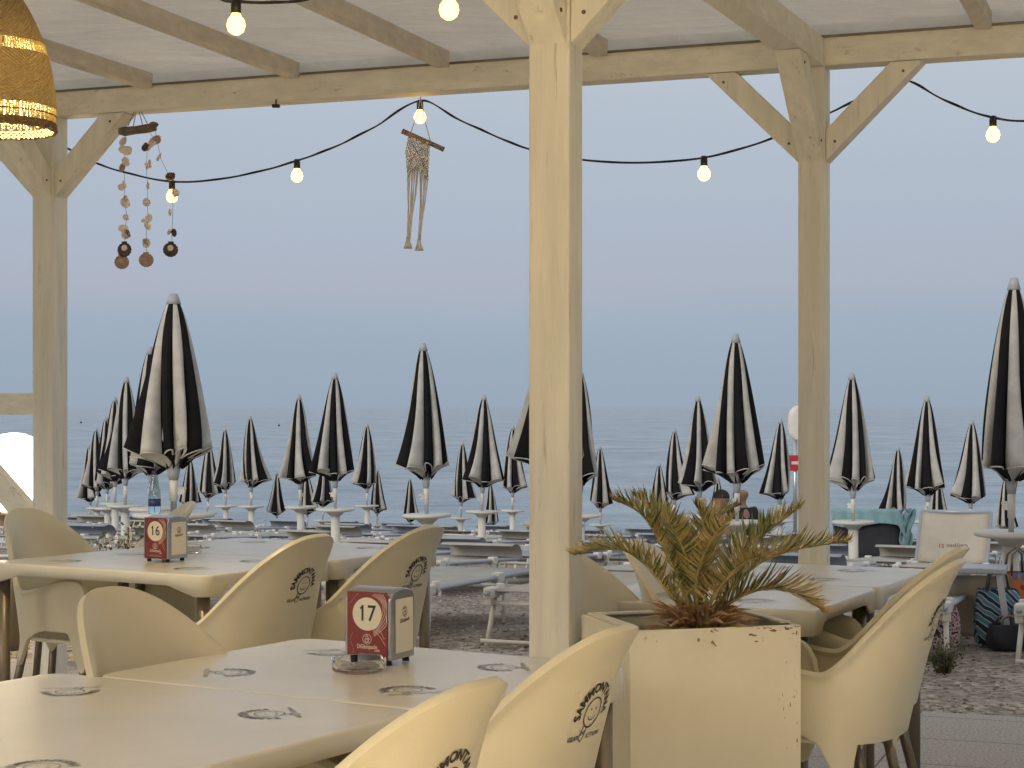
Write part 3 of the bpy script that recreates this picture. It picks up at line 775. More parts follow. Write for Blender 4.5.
def frond(pts, ll, m, tw=0.0, npair=62, droop=.25, r0=.0055):
    """pts in palm-local metres, ll leaflet length"""
    P = [Vector(p) for p in pts]
    def cat(t):
        t = max(0, min(.9999, t))*(len(P)-1); i = int(t); f = t-i
        p0 = P[max(0, i-1)]; p1 = P[i]; p2 = P[i+1]; p3 = P[min(len(P)-1, i+2)]
        return .5*((2*p1)+(p2-p0)*f+(2*p0-5*p1+4*p2-p3)*f*f+(3*p1-p0-3*p2+p3)*f**3)
    b = MB(); K = 24; cl = [cat(i/K) for i in range(K+1)]
    b.tube(cl, [r0*(1-.8*i/K) for i in range(K+1)], 5)
    for i in range(npair*2):
        t = .16+.84*(i//2)/(npair-1)+rnd.uniform(-.004, .004); sg = 1 if i % 2 else -1
        p = cat(t); T = (cat(min(.999, t+.02))-cat(t-.02)).normalized()
        up = Vector((0,0,1)); sd_ = T.cross(up)
        if sd_.length < .1: sd_ = Vector((1,0,0))
        sd_.normalize(); up = sd_.cross(T).normalized()
        sd_, up = sd_*math.cos(tw)+up*math.sin(tw), up*math.cos(tw)-sd_*math.sin(tw)
        L_ = ll*1.22*(.42+.58*math.sin(PI*min(1, .12+t*.95))**.7)*rnd.uniform(.85, 1.12)
        if t > .9: L_ *= .85
        fw = .55+.5*t+rnd.uniform(-.1, .1)
        ee = .62+rnd.uniform(-.28, .28); d = (sd_*sg*math.cos(ee)+up*math.sin(ee)+T*fw).normalized()
        w0 = .0029*rnd.uniform(.8, 1.2); wn = T.cross(d).normalized().cross(d).normalized()
        q = p+d*L_*.5+Vector((0,0,-droop*.02)); e = p+d*L_+Vector((0,0,-droop*.12*L_*5*rnd.random()))+Vector((rnd.uniform(-1,1), rnd.uniform(-1,1), rnd.uniform(-1,1)))*.004
        hn = d.cross(wn)*.0012
        b.add([p-wn*w0*.6, p+wn*w0*.6, q+wn*w0, q-wn*w0, e, p-hn, q-hn], [(0,5,6,3),(5,1,2,6),(3,6,4),(6,2,4)], rnd.choices((0,1,2), (5,2,1.6+4*(t>.85)))[0])
    return b.build('frond', [m, M['frond_dark'], M['frond_tip']], palm)
k = 1800/4.36
def fp(px, py, dy=0): return ((px-700)/k, dy, (622-py)/k*1.07)
frond([fp(697,608), fp(668,575,-.03), fp(640,545,-.06), fp(612,532,-.09), fp(575,536,-.10)], .075, M['frond'], .3)
frond([fp(696,606), fp(678,562,-.02), fp(660,530,-.04), fp(640,502,-.06), fp(613,488,-.07)], .080, M['frond'], .25)
frond([fp(697,604), fp(684,560,.05), fp(674,526,.09), fp(658,503,.12), fp(640,489,.13)], .075, M['frond'], .1)
frond([fp(699,602), fp(694,568,-.06), fp(698,540,-.11), fp(708,518,-.15), fp(722,501,-.20)], .062, M['frond_dry'], 0)
frond([fp(702,604), fp(722,568,.02), fp(746,540,.04), fp(772,520,.05), fp(803,498,.05)], .080, M['frond'], -.25)
frond([fp(703,606), fp(728,572,-.04), fp(758,546,-.06), fp(795,533,-.08), fp(838,526,-.10)], .080, M['frond'], -.3)
frond([fp(704,608), fp(728,586,-.02), fp(756,572,-.05), fp(786,572,-.08), fp(815,588,-.10)], .078, M['frond_dry'], -.35)
frond([fp(700,602), fp(703,560,.08), fp(712,530,.15), fp(728,510,.20), fp(750,500,.24)], .070, M['frond'], 0)
frond([fp(699,602), fp(690,565,-.05), fp(682,540,-.10), fp(672,520,-.15), fp(664,508,-.2)], .068, M['frond'], .1)
frond([fp(700,602), fp(696,570,.10), fp(690,542,.18), fp(684,522,.25), fp(676,512,.33)], .065, M['frond'], 0)
frond([fp(701,604), fp(712,575,-.08), fp(726,552,-.14), fp(742,538,-.2), fp(760,532,-.26)], .065, M['frond_dry'], -.1)

frond([fp(700,602), fp(702,566,-.03), fp(706,534,-.05), fp(702,510,-.05), fp(694,492,-.04)], .065, M['frond'], .0)

# ------------------------------------------------------------------ beach umbrellas
ULEN = 2.10
def umbrella_proto(seed):
    rr = random.Random(seed)
    t = empty('beach_umbrella')
    NS = 10; per = 12; n = NS*per
    sw = rr.uniform(0, 2*PI); sk = {3: .55, 11: .45}.get(seed, rr.uniform(.15, .32)); amp = [rr.uniform(.68, 1.2) for _ in range(NS)]; ph = [rr.uniform(-.04, .04) for _ in range(NS)]
    drop = [rr.uniform(-.045, .03) for _ in range(NS)]
    RR = rr.uniform(.24, .275)
    def prof_(j):     # radius with height along the hanging cloth
        return .030+(RR-.030)*(j**.86)*(1-.08*math.sin(PI*j))
    NV = 26
    def fn(i, j):
        th = 2*PI*i; s = i*NS; k = int(s) % NS; f = s-int(s)
        # each gore hangs as an outward fold, creased in at its edges
        fold = math.sin(PI*f)**.8
        tw = .28*math.sin(PI*f)*j*j*(1 if seed % 2 else -1)      # cloth swept round one way
        A = amp[k]*(1-f)+amp[(k+1) % NS]*f
        r = prof_(j)*(1-(.10+.42*j)*(1-fold)*min(1, j*2.2))*(1+(A-1)*j)*(1+sk*math.cos(th-sw)*j*j)
        z = ULEN-.06-1.0*j*(1+.0)+drop[k]*j*j*fold-.05*j*j*(1-fold)
        a = th+tw+ph[k]*j
        return (r*math.cos(a), r*math.sin(a), z)
    b = MB(); col = lambda i, j: (0 if ((i+1) % (2*per)) < per+2 else 1)
    b.grid(fn, n, NV, mf=col, wrap=True)
    # hem drawn in towards the pole: curls of cloth
    def hem(i, j):
        p = Vector(fn(i, 1.0)); s = i*NS; f = s-int(s); k = int(s) % NS
        r = math.hypot(p.x, p.y); a = math.atan2(p.y, p.x)
        rr_ = r+(.045-r)*(j**.8); z = p.z-.075*j-.012*math.sin(PI*j)+.03*math.sin(PI*f)*math.sin(PI*j)
        a += .5*j*math.sin(PI*f)
        return (rr_*math.cos(a), rr_*math.sin(a), z)
    b.grid(hem, n, 7, mf=col, wrap=True)
    can = b.build('canopy', [M['um_black'], M['um_white']], t, solid=.004)
    b = MB()
    for k in range(0, NS):      # pale hem binding
        pts = [Vector(fn((k+f/10)/NS, 1.0)) for f in range(11)]
        b.tube(pts, .0055, 5)
    b.build('hem', M['um_white'], can)
    b = MB(); b.lathe([(.0, ULEN+.005), (.022, ULEN), (.030, ULEN-.03), (.040, ULEN-.068), (.030, ULEN-.072), (0, ULEN-.07)], n=16); b.build('finial', M['um_cap'], t)
    b = MB(); b.tube([(0,0,.5), (0,0,ULEN-.06)], .017, 10); b.build('pole', M['alu'], t)
    b = MB(); b.lathe([(.0, .84), (.024, .84), (.034, .90), (.038, 1.0), (.050, 1.03), (.046, 1.06), (.02, 1.07)], n=14)
    for k_ in range(8):
        a = 2*PI*k_/8; b.tube([(.04*math.cos(a), .04*math.sin(a), 1.02), (.10*math.cos(a), .10*math.sin(a), 1.12), (.07*math.cos(a), .07*math.sin(a), 1.5)], .006, 5)
    b.build('runner', M['um_cap'], t)
    b = MB(); b.lathe([(.0, .70), (.022, .70), (.024, .88), (0, .88)], n=12); b.box((.03, 0, .77), (.04, .03, .05)); b.lathe([(0,.775),(.012,.775),(.012,.79),(0,.79)], (.055,0,0), 8); b.build('clamp', M['white'], t)
    b = MB(); b.lathe([(.0, .62), (.205, .62), (.212, .612), (.212, .597), (.205, .592), (.10, .575), (.055, .535), (0, .535)], n=32); b.build('tray', M['tray'], t)
    b = MB(); b.lathe([(.0, -.5), (.049, -.5), (.049, .56), (0, .56)], n=18); b.build('base_tube', M['white'], t)
    return t
PROTO = [umbrella_proto(s) for s in (3, 8, 11, 22, 31)]; used = [False]*5
UM = []
def umbrella(px, ty, v=None, Y=None, sc=1, rz=0, proto=0, label='', wide=1):
    kx = (px-512)/F
    if Y is None: Y = v/(.347*kx+.938)
    zt = EYE-(ty-406)/F*Y; x = kx*Y
    o = PROTO[proto] if not used[proto] else copy_tree(PROTO[proto]); used[proto] = True
    o.location = (x, Y, zt-ULEN*sc); ax_, ay_ = rnd.gauss(0, .010), rnd.gauss(0, .014); o.location = (x-ay_*ULEN, Y+ax_*ULEN, zt-ULEN*sc)
    o.rotation_mode = 'ZXY'; o.matrix_basis = Matrix.Translation(o.location) @ Matrix.Rotation(ay_, 4, 'Y') @ Matrix.Rotation(ax_, 4, 'X') @ Matrix.Rotation(rz, 4, 'Z'); o.scale = (sc*wide, sc*wide, sc)
    tag(o, label, 'umbrella', 'closed striped umbrellas on the beach'); UM.append((o, label)); return o
W_ = 'closed black and white striped umbrella '
umbrella(173.5, 294, v=10.63, proto=0, rz=.4, wide=1.30, label=W_+'tallest at left, behind the bottle')
umbrella(556, 288, v=10.8, proto=1, rz=1.0, wide=.92, label=W_+'mostly hidden by the central post')
umbrella(1014, 278, v=10.86, proto=2, rz=2.3, label=W_+'nearest, cut by the right edge')
umbrella(150, 347, v=14.4, proto=1, rz=4.4, label=W_+'second in the left leaning row')
umbrella(423, 343, v=14.37, proto=3, rz=3.5, label=W_+'large, alone midway in left bay')
umbrella(735.6, 334, v=14.0, proto=4, rz=1.9, label=W_+'tallest between the posts, above palm')
umbrella(126.5, 377, v=18.0, proto=2, rz=5.1, label=W_+'third in the left leaning row')
umbrella(335, 373, v=17.8, proto=4, rz=3.0, label=W_+'second tallest in the left bay')
umbrella(581, 372, v=17.8, proto=0, rz=2.1, label=W_+'right beside the central post')
umbrella(852, 373, v=18.1, proto=3, rz=2.6, label=W_+'first right of the right post')
umbrella(115, 397, v=21.7, proto=0, rz=3.3, label=W_+'fourth in the left leaning row')
umbrella(299, 395, v=21.5, proto=2, rz=1.2, label=W_+'left neighbour of the second tallest')
umbrella(484, 395, v=21.5, proto=1, rz=3.5, label=W_+'right of the large lone one')
umbrella(698, 396, v=21.7, proto=3, rz=5.0, label=W_+'touching the tallest above the palm')
umbrella(927, 396, v=21.8, proto=4, rz=4.0, label=W_+'behind the cream raised lounger back')
umbrella(106, 417, v=25.3, proto=3, rz=.9, label=W_+'fifth in the left leaning row')
umbrella(250, 416, v=26.4, proto=0, rz=5.5, label=W_+'between the left trio and tallest left')
umbrella(780.6, 419, v=26.2, proto=2, rz=.2, label=W_+'slim, just left of the right post')
umbrella(972, 420, v=26.2, proto=1, rz=2.7, label=W_+'overlapped by the nearest right one')
umbrella(513, 426, v=29.8, proto=4, rz=.8, label=W_+'small, touching the central post')
umbrella(367, 424, v=29.9, proto=1, rz=1.7, label=W_+'small, right of the second tallest')
umbrella(225, 428, v=30.4, proto=3, rz=3.9, label=W_+'small, just right of tallest left')
umbrella(96, 428, v=28.8, proto=4, rz=2.4, label=W_+'sixth in the left leaning row')
umbrella(674.6, 429, v=29.0, proto=0, rz=4.3, label=W_+'small, second left between the posts')
umbrella(462.5, 442, v=32.8, proto=2, rz=4.1, label=W_+'small, low, right of large lone one')
umbrella(898, 447, v=31.5, proto=0, rz=1.1, label=W_+'small, low, second right of right post')
umbrella(209, 441, v=33.0, proto=4, rz=5.9, label=W_+'small, behind the tallest left shoulder')
umbrella(600, 446, v=32.6, proto=3, rz=.6, label=W_+'small, lowest right of central post')
umbrella(659, 463, v=34.5, proto=1, rz=3.1, label=W_+'tiny, leftmost between the posts')
umbrella(89, 445, v=32.2, proto=2, rz=1.4, label=W_+'seventh and last of leaning row')
umbrella(190, 457, v=34.0, Y=None, sc=.9, proto=1, rz=.4, label=W_+'low, slanted, right behind the bottle')
umbrella(277, 472, v=35.0, sc=.8, proto=0, rz=2.9, label=W_+'very low, first left of the trio')
umbrella(306, 468, v=35.0, sc=.85, proto=2, rz=2.2, label=W_+'very low, peeping behind left neighbour')
umbrella(324, 452, v=33.6, sc=.95, proto=3, rz=5.2, label=W_+'low, behind the second tallest')
umbrella(377.5, 469, v=35.0, sc=.8, proto=4, rz=.7, label=W_+'very low, left of large lone one')
umbrella(410, 478, v=35.5, sc=.8, proto=1, rz=4.9, label=W_+'very low, behind large lone one')
umbrella(490, 482, v=35.5, sc=.8, proto=3, rz=3.7, label=W_+'very low, second right of lone one')
umbrella(717.6, 477, v=35.2, sc=.85, proto=0, rz=1.6, label=W_+'tiny, between the two seated people')
umbrella(938.6, 474, v=35.0, sc=.85, proto=2, rz=3.3, label=W_+'very low, behind the raised lounger back')
umbrella(1005, 478, v=35.0, sc=.85, proto=4, rz=5.7, label=W_+'very low, behind the nearest right one')

# ------------------------------------------------------------------ sun loungers
def lounger_proto(raised, m, hood):
    t = empty('sun_lounger')
    Lb, w, h = 1.88, .62, .30
    def tb(name, pts, r, mm, par=t, n=8):
        b = MB(); b.tube(pts, r, n); return b.build(name, mm, par)
    yb = 1.26 if raised else Lb          # where the backrest is hinged
    el = math.radians(raised)
    def bp(y, z=0): return (y, h) if y <= yb else (yb+(y-yb)*math.cos(el), h+(y-yb)*math.sin(el))
    for s in (-1, 1):
        x = s*w/2
        b = MB(); pts = [(x, 0, h), (x, yb, h)]+([] if not raised else [(x, *bp(Lb))]); b.tube(pts, .016, 8); b.build('side_rail', M['bedrail'], t)
        for y in (.10, 1.35):
            b = MB(); b.tube([(x*.98, y+.02, h-.01), (x*1.04, y-.06, 0)], .014, 8); b.build('leg', M['white'], t)
        b = MB(); b.bar((x, .02, h), (x, .13, h+.002), .055, .06); b.bar((x*1.02, .06, h), (x*1.02, .06, h-.07), .04, .04); b.tube([(x, .20, h-.02), (x, .20, h+.045)], .026, 8)
        b.build('joint', M['white'], t, bevel=.008)
        b = MB(); b.bar((x, 1.17, h), (x, 1.27, h), .058, .062); b.build('joint', M['white'], t, bevel=.008)
    b = MB(); b.tube([(-w/2*1.03, -.04, .05), (w/2*1.03, -.04, .05)], .011, 6); b.build('crossbar', M['white'], t); b = MB(); b.tube([(-w/2, .08, h-.055), (w/2, .08, h-.055)], .014, 6); b.build('crossbar', M['white'], t); b = MB(); b.tube([(-w/2, 1.33, h-.08), (w/2, 1.33, h-.08)], .012, 6)
    b.build('crossbar', M['white'], t)
    b = MB(); w2 = w/2-.012
    def sl(i, j):
        y = .06+(yb-.06)*j; return ((2*i-1)*w2, y, h+.012-.035*math.sin(PI*i)*math.sin(PI*min(1, max(0, j)))**.5)
    b.grid(sl, 8, 14)
    b.build('sling', m, t, solid=.006)
    if raised:
        b = MB()
        def sb_(i, j):
            y, z = bp(yb+.03+(Lb-yb-.03)*j); return ((2*i-1)*w2, y, z+.008-.02*math.sin(PI*i))
        b.grid(sb_, 8, 10); b.build('backrest', m, t, solid=.008)
        b = MB(); b.tube([(-w/2, *bp(Lb)), (w/2, *bp(Lb))], .018, 8); b.build('top_bar', M['bedrail'], t)
    if hood:
        b = MB()
        def hd(i, j):
            a = math.radians(-25+150*j); R = .16
            y0, z0 = bp(Lb-.16); return ((2*i-1)*(w/2+.02), y0+R*math.cos(a)*1.0, z0+.03+R*math.sin(a)*.62)
        b.grid(hd, 6, 10); b.build('sunshade', m, t, solid=.006)
    return t
LP = [lounger_proto(0, M['sling'], False), lounger_proto(0, M['sling_blue'], True), lounger_proto(0, M['sling'], True), lounger_proto(0, M['sling_cream'], False), lounger_proto(50, M['sling_cream'], False)]
lused = [False]*5
def lounger(u, v, k, label, rz=0, z=None):
    o = LP[k] if not lused[k] else copy_tree(LP[k]); lused[k] = True
    p = uv(u, v); o.location = (p.x, p.y, (gz(v+.9) if z is None else z)+.0); 
    sl = (gz(v+1.35)-gz(v+.1))/1.25
    o.rotation_euler = (math.atan(sl), 0, -PA+rz)
    tag(o, label, 'sun lounger', 'sun loungers set out in rows on the beach'); return o
for n_, (o, lab) in enumerate(UM[:30]):
    u0, v0 = to_uv(o.location.x, o.location.y)
    what = lab.replace(W_, '')
    for sd_i, sg in ((0, 1), (1, -1)):
        kk = rnd.choice((0, 0, 1, 2, 2) if v0 < 26 else (0, 1, 2, 1))
        if n_ in (0, 1, 2): kk = 0 if sd_i == 0 else (3 if n_ == 1 else 0)
        uu = u0+sg*(.50 if v0 < 12 else .46)+rnd.uniform(-.03, .03); vv = v0-1.62+rnd.uniform(-.12, .12)
        words = {0: 'flat grey', 1: 'blue grey', 2: 'shaded grey', 3: 'flat pale'}[kk]
        lounger(uu, vv, kk, '%s lounger %s of the umbrella %s' % (words, ('left', 'right')[sd_i], what), rnd.uniform(-.05, .05))
for n_, (o, lab) in enumerate(UM[3:24]):
    u0, v0 = to_uv(o.location.x, o.location.y); what = lab.replace(W_, '')
    if v0 > 27: continue
    for sd_i, sg in ((0, 1), (1, -1)):
        kk = rnd.choice((0, 1, 2, 3)); words = {0: 'flat grey', 1: 'blue grey', 2: 'shaded grey', 3: 'flat pale'}[kk]
        lounger(u0+sg*rnd.uniform(.42, .62), v0+.42+rnd.uniform(-.05, .2), kk, '%s lounger %s beyond the umbrella %s' % (words, ('left', 'right')[sd_i], what), rnd.uniform(-.09, .09))
# cream one with its back up, text upside down
CREAM = lounger(1.90, 15.15, 4, 'cream lounger with raised back printed upside down, far right of the post')
back = [c for c in bpy.data.objects if c.parent == CREAM and c.name.startswith('backrest')][0]
p = P2(); p.text('Calypso 51', .062, 0, 0, .001, .95, rot=PI); b = MB(); el = math.radians(50)
def onb(x, y):
    d = .20+y; i = .5+x/(2*(.31-.012)); e2 = .0055
    return (x, 1.26+.03*math.cos(el)+d*math.cos(el)-e2*math.sin(el), .30+.03*math.sin(el)+d*math.sin(el)+.008-.02*math.sin(PI*i)+e2*math.cos(el))
p.mesh(onb, b); b.build('printed_name', M['brownprint'], back)

# dark raised lounger with a turquoise towel
dl = empty('folding_beach_chair', at(868, 556, 19.2)); dl.rotation_euler = (0, 0, -.15); dl.scale = (.88, .88, .90)
dl.location.z = gz(to_uv(dl.location.x, dl.location.y)[1])
tag(dl, 'large dark folding beach chair with a turquoise towel thrown over its back', 'beach chair')
b = MB(); b.grid(lambda i, j: ((2*i-1)*.40, .10*j, .22+.52*j-.0+.01*math.sin(PI*i)), 8, 8); b.build('backrest', M['darkcloth'], dl, solid=.02)
b = MB(); b.grid(lambda i, j: ((2*i-1)*.40, -.45+.5*j, .28-.03*math.sin(PI*i)), 6, 6); b.build('seat', M['darkcloth'], dl, solid=.02)
for s in (-1, 1):
    b = MB(); b.tube([(s*.42, -.46, 0), (s*.42, .0, .30), (s*.42, .11, .76)], .014, 7); b.build('side_frame', M['bedrail'], dl)
    b = MB(); b.tube([(s*.40, .32, 0), (s*.42, -.40, .29)], .014, 7); b.build('leg', M['bedrail'], dl)
tl = MB()
def towel(i, j):
    x = -.43+.90*i; fold = .018*math.sin(i*31+j*3)+.012*math.sin(i*13)
    ff = j*1.0
    if ff < .42: y, z = .06-.06*(.42-ff)-.02, .80-(.42-ff)*.42*(1+.15*math.sin(i*7))
    elif ff < .58: t_ = (ff-.42)/.16; y = .045+.05*math.sin(t_*PI/2)*1; z = .80+.015*math.sin(t_*PI)
    else: y, z = .11+.05*(ff-.58), .80-(ff-.58)*(.55+.9*sm(.8, 1, i))
    if i > .88: z -= (i-.88)*1.2; x -= (i-.88)*.2
    return (x, y+fold*.9-.02, z)
tl.grid(towel, 60, 30); o = tl.build('beach_towel', M['turquoise'], None, solid=.008); o.location = dl.location; o.rotation_euler = dl.rotation_euler; o.scale = dl.scale
tag(o, 'turquoise towel draped over the dark folding chair right of the post', 'towel')
b = MB()
def swag(i, j):
    a = j*1.0; return (.46+.05*math.sin(i*9+j*6)+.07*i-.05*j, .05+.05*math.cos(i*11+j*4), .80-.42*j+.03*math.sin(i*14))
b.grid(swag, 20, 24); q = b.build('hanging_end', M['turquoise'], o, solid=.008)

# ------------------------------------------------------------------ person builder (seated), skin modifier
def person(loc, rz, shirt, hairy, label, lean=.25, white=False, scale=1.0):
    """seated on a lounger edge; local +y is where the person looks, seat at z=.42"""
    t = empty('person', loc, rz); t.scale = (scale,)*3; tag(t, label, 'person')
    J = {'pel': ((0, 0, .45), .125), 'wai': ((0, .02+lean*.15, .60), .12), 'che': ((0, lean*.33, .80), .130), 'nec': ((0, lean*.48, .96), .052), 'hb': ((0, lean*.52+.01, 1.02), .062),
         'h1': ((0, lean*.55+.02, 1.09), .118), 'h2': ((0, lean*.55+.015, 1.165), .100)}
    E = [('pel','wai'), ('wai','che'), ('che','nec'), ('nec','hb'), ('hb','h1'), ('h1','h2')]
    for s, a in ((-1, 'l'), (1, 'r')):
        J['sh'+a] = ((s*.175, lean*.38, .89), .062); J['el'+a] = ((s*.24, lean*.3+.08, .68), .042); J['wr'+a] = ((s*.13, lean*.3+.30, .60), .028); J['ha'+a] = ((s*.09, lean*.3+.37, .58), .03)
        J['hi'+a] = ((s*.09, .05, .45), .095); J['kn'+a] = ((s*.13, .43, .47), .062); J['an'+a] = ((s*.12, .40, .09), .04); J['to'+a] = ((s*.13, .55, .04), .035)
        E += [('che','sh'+a), ('sh'+a,'el'+a), ('el'+a,'wr'+a), ('wr'+a,'ha'+a), ('pel','hi'+a), ('hi'+a,'kn'+a), ('kn'+a,'an'+a), ('an'+a,'to'+a)]
    names = list(J); me = bpy.data.meshes.new('body'); me.from_pydata([J[k_][0] for k_ in names], [(names.index(a), names.index(b_)) for a, b_ in E], [])
    o = bpy.data.objects.new('body', me); C.objects.link(o); o.parent = t
    m_ = o.modifiers.new('skin', 'SKIN'); 
    for k_, vtx in zip(names, me.skin_vertices[0].data): vtx.radius = (J[k_][1],)*2; vtx.use_root = (k_ == 'pel')
    me.materials.append(M['skin']); s_ = o.modifiers.new('sub', 'SUBSURF'); s_.levels = 2; s_.render_levels = 2; m_.use_smooth_shade = True
    # shirt: slightly larger torso with sleeves
    sn = ['wai', 'che', 'shl', 'shr', 'ell', 'elr']; sj = {k_: (Vector(J[k_][0]), J[k_][1]+.014) for k_ in sn}
    sj['che'] = (sj['che'][0], sj['che'][1]+.028)
    for a in 'lr': sj['el'+a] = (Vector(J['sh'+a][0]).lerp(Vector(J['el'+a][0]), .62), .06)
    sj['pel'] = (Vector(J['pel'][0]), .135); sn.append('pel'); sj['nec'] = (Vector(J['che'][0]).lerp(Vector(J['nec'][0]), .62), .085); sn.append('nec')
    E2 = [('pel','wai'), ('wai','che'), ('che','shl'), ('che','shr'), ('shl','ell'), ('shr','elr'), ('che','nec')]
    me = bpy.data.meshes.new('shirt'); me.from_pydata([sj[k_][0] for k_ in sn], [(sn.index(a), sn.index(b_)) for a, b_ in E2], [])
    q = bpy.data.objects.new('shirt', me); C.objects.link(q); q.parent = t; m_ = q.modifiers.new('skin', 'SKIN'); m_.use_smooth_shade = True
    for k_, vtx in zip(sn, me.skin_vertices[0].data): vtx.radius = (sj[k_][1],)*2; vtx.use_root = (k_ == 'pel')
    me.materials.append(shirt); s_ = q.modifiers.new('sub', 'SUBSURF'); s_.levels = 2; s_.render_levels = 2
    hx = Vector(J['h1'][0])
    b = MB()
    for s in (-1, 1):
        b.sphere((hx.x+s*.086, hx.y-.005, hx.z+.005), .022, 8, sq=(.5, .8, 1.2))
    b.sphere((0, hx.y+.096, hx.z-.005), .016, 8, sq=(.8, 1, 1.4)); b.build('ears_and_nose', M['skin'], t)
    if hairy:
        b = MB(); b.grid(lambda i, j: (hx.x+.100*math.sin(j*1.7)*math.cos(2*PI*i), hx.y-.012+.104*math.sin(j*1.7)*math.sin(2*PI*i), hx.z+.035+.092*math.cos(j*1.7)), 20, 10, wrap=True); b.build('hair', M['hair'], t, solid=.008)
    return t
def seat_person(px, topy, Y, rz, **kw):
    zt = EYE-(topy-406)/F*Y; p = at(px, topy, Y)
    return person((p.x, Y, zt-1.26), rz, **kw)
seat_person(744, 482, 22.6, .5, shirt=M['shirt_black'], hairy=False, lean=.1, label='bald person in black top seated beyond the palm, back to the camera')
seat_person(697, 487, 22.2, -.9, shirt=M['shirt_white'], hairy=True, lean=.75, label='dark haired person in white shirt bending forward left of the bald one')
seat_person(1, 505, 27.0, .2, shirt=M['shirt_white'], hairy=True, label='dark haired person in pale shirt seated at the far left edge')

# ------------------------------------------------------------------ small things on the beach
# water bottle on the tray of the tall left umbrella
u0 = UM[0][0].location; bt = empty('water_bottle', (u0.x-.115, u0.y-.075, u0.z+.621)); tag(bt, 'pale blue plastic water bottle with navy label on the tall left umbrella tray', 'bottle')
b = MB(); b.lathe([(0, 0), (.036, 0), (.041, .01), (.041, .13), (.036, .17), (.018, .25), (.014, .26), (.014, .275), (0, .275)], n=24); b.build('bottle_body', M['bottle'], bt)
b = MB(); b.lathe([(0, .262), (.016, .262), (.016, .287), (0, .287)], n=16); b.build('cap', M['label_blue'], bt)
b = MB(); b.lathe([(.0418, .05), (.0418, .098)], n=24); b.build('paper_label', M['label_blue'], bt, solid=.0006)

# white capsule board and red plate near the water, left of the right post
wb = empty('rescue_board', at(801, 500, 30)); tag(wb, 'upright white rescue board with a red plate, beside the right post', 'rescue board')
b = MB()
def bd(i, j):
    a = 2*PI*i; z = -.03+.62*j; r = .22*(max(0, 1-abs(2*j-1)**3.2))**.5
    return (r*math.cos(a), .07*math.sin(a)*(1 if r > 0 else 0), z+1.0)
b.grid(bd, 24, 20, wrap=True); b.build('board', M['white'], wb)
b = MB(); b.tube([(.1, 0, -.6), (.1, 0, 1.05)], .03, 8); b.tube([(-.1, 0, -.6), (-.1, 0, 1.05)], .03, 8); b.build('stand', M['alu'], wb)
b = MB(); b.box((0, -.06, .62), (.5, .03, .26)); b.build('red_plate', M['red'], wb, bevel=.01)
b = MB(); b.box((0, -.078, .62), (.34, .004, .05)); b.build('white_stripe', M['white'], wb)

for i, (px, py, lb) in enumerate(((81, 423, 'tiny dark buoy floating right of the left post'), (279, 426, 'tiny dark buoy floating between the striped umbrellas of the left bay'), (346, 420, 'faint distant buoy right of the middle striped umbrella'))):
    Yb = 3.32*F/(py-406); b = MB(); b.sphere((0, 0, .05), .22*Yb/350, 12); b.tube([(0,0,.1), (0,0,.5*Yb/350)], .05*Yb/350, 6)
    o = b.build('buoy', M['darkcloth']); o.location = ((px-512)/F*Yb, Yb, -2.05); tag(o, lb, 'buoy', 'buoys on the sea')

# crate, stool and bags under the lounger at the right
G = -.03
def placed(name, loc, rz, label, cat):
    t = empty(name, loc, rz); tag(t, label, cat); return t
st = placed('folding_stool', (2.46, 9.75, G), -.3, 'grey framed folding stool with tan cloth, behind the right stacked chairs', 'stool')
for s in (-1, 1):
    b = MB(); b.bar((s*.23, -.02, 0), (s*.17, .02, .40), .035, .022); b.build('leg', M['bedrail'], st)
    b = MB(); b.bar((s*.23, .28, 0), (s*.17, .22, .40), .035, .022); b.build('leg', M['bedrail'], st)
b = MB(); b.box((0, .12, .41), (.42, .30, .03)); b.build('seat', M['bedrail'], st, bevel=.006)
b = MB(); b.grid(lambda i, j: (-.17+.34*i, .25-.02*math.sin(i*9), .02+.34*j), 12, 8); b.build('cloth_panel', M['sling_cream'], st, solid=.006)
def bagmat(name, cols, sc, kind='wave'):
    m, n, b_, o = nodemat(name); t = n.nodes.new('ShaderNodeTexCoord')
    if kind == 'wave':
        w = n.nodes.new('ShaderNodeTexWave'); w.inputs['Scale'].default_value = sc; w.inputs['Distortion'].default_value = 3; w.bands_direction = 'DIAGONAL'
    else:
        w = n.nodes.new('ShaderNodeTexNoise'); w.inputs['Scale'].default_value = sc; w.inputs['Detail'].default_value = 1
    n.links.new(t.outputs['Object'], w.inputs['Vector']); r = n.nodes.new('ShaderNodeValToRGB'); r.color_ramp.interpolation = 'CONSTANT'
    n.links.new(w.outputs[1 if kind == 'wave' else 0], r.inputs[0])
    e = r.color_ramp.elements; e[0].color = (*cols[0], 1); e[1].color = (*cols[-1], 1); e[0].position = 0; e[1].position = .66 if kind == 'wave' else .6
    for i, c in enumerate(cols[1:-1]): k_ = e.new(.33+.15*i if kind == 'wave' else .45+.05*i); k_.color = (*c, 1)
    n.links.new(r.outputs[0], b_.inputs['Base Color']); b_.inputs['Roughness'].default_value = .85; return m
M['bag1'] = bagmat('bag_blue_pattern', [(.02, .03, .05), (.45, .47, .48), (.08, .24, .36)], 9)
M['bag2'] = bagmat('bag_orange_pattern', [(.30, .03, .02), (.45, .14, .05), (.06, .14, .28)], 14, 'n')
M['bag3'] = bagmat('bag_pink_pattern', [(.05, .02, .03), (.45, .38, .38), (.30, .07, .10)], 55, 'n')
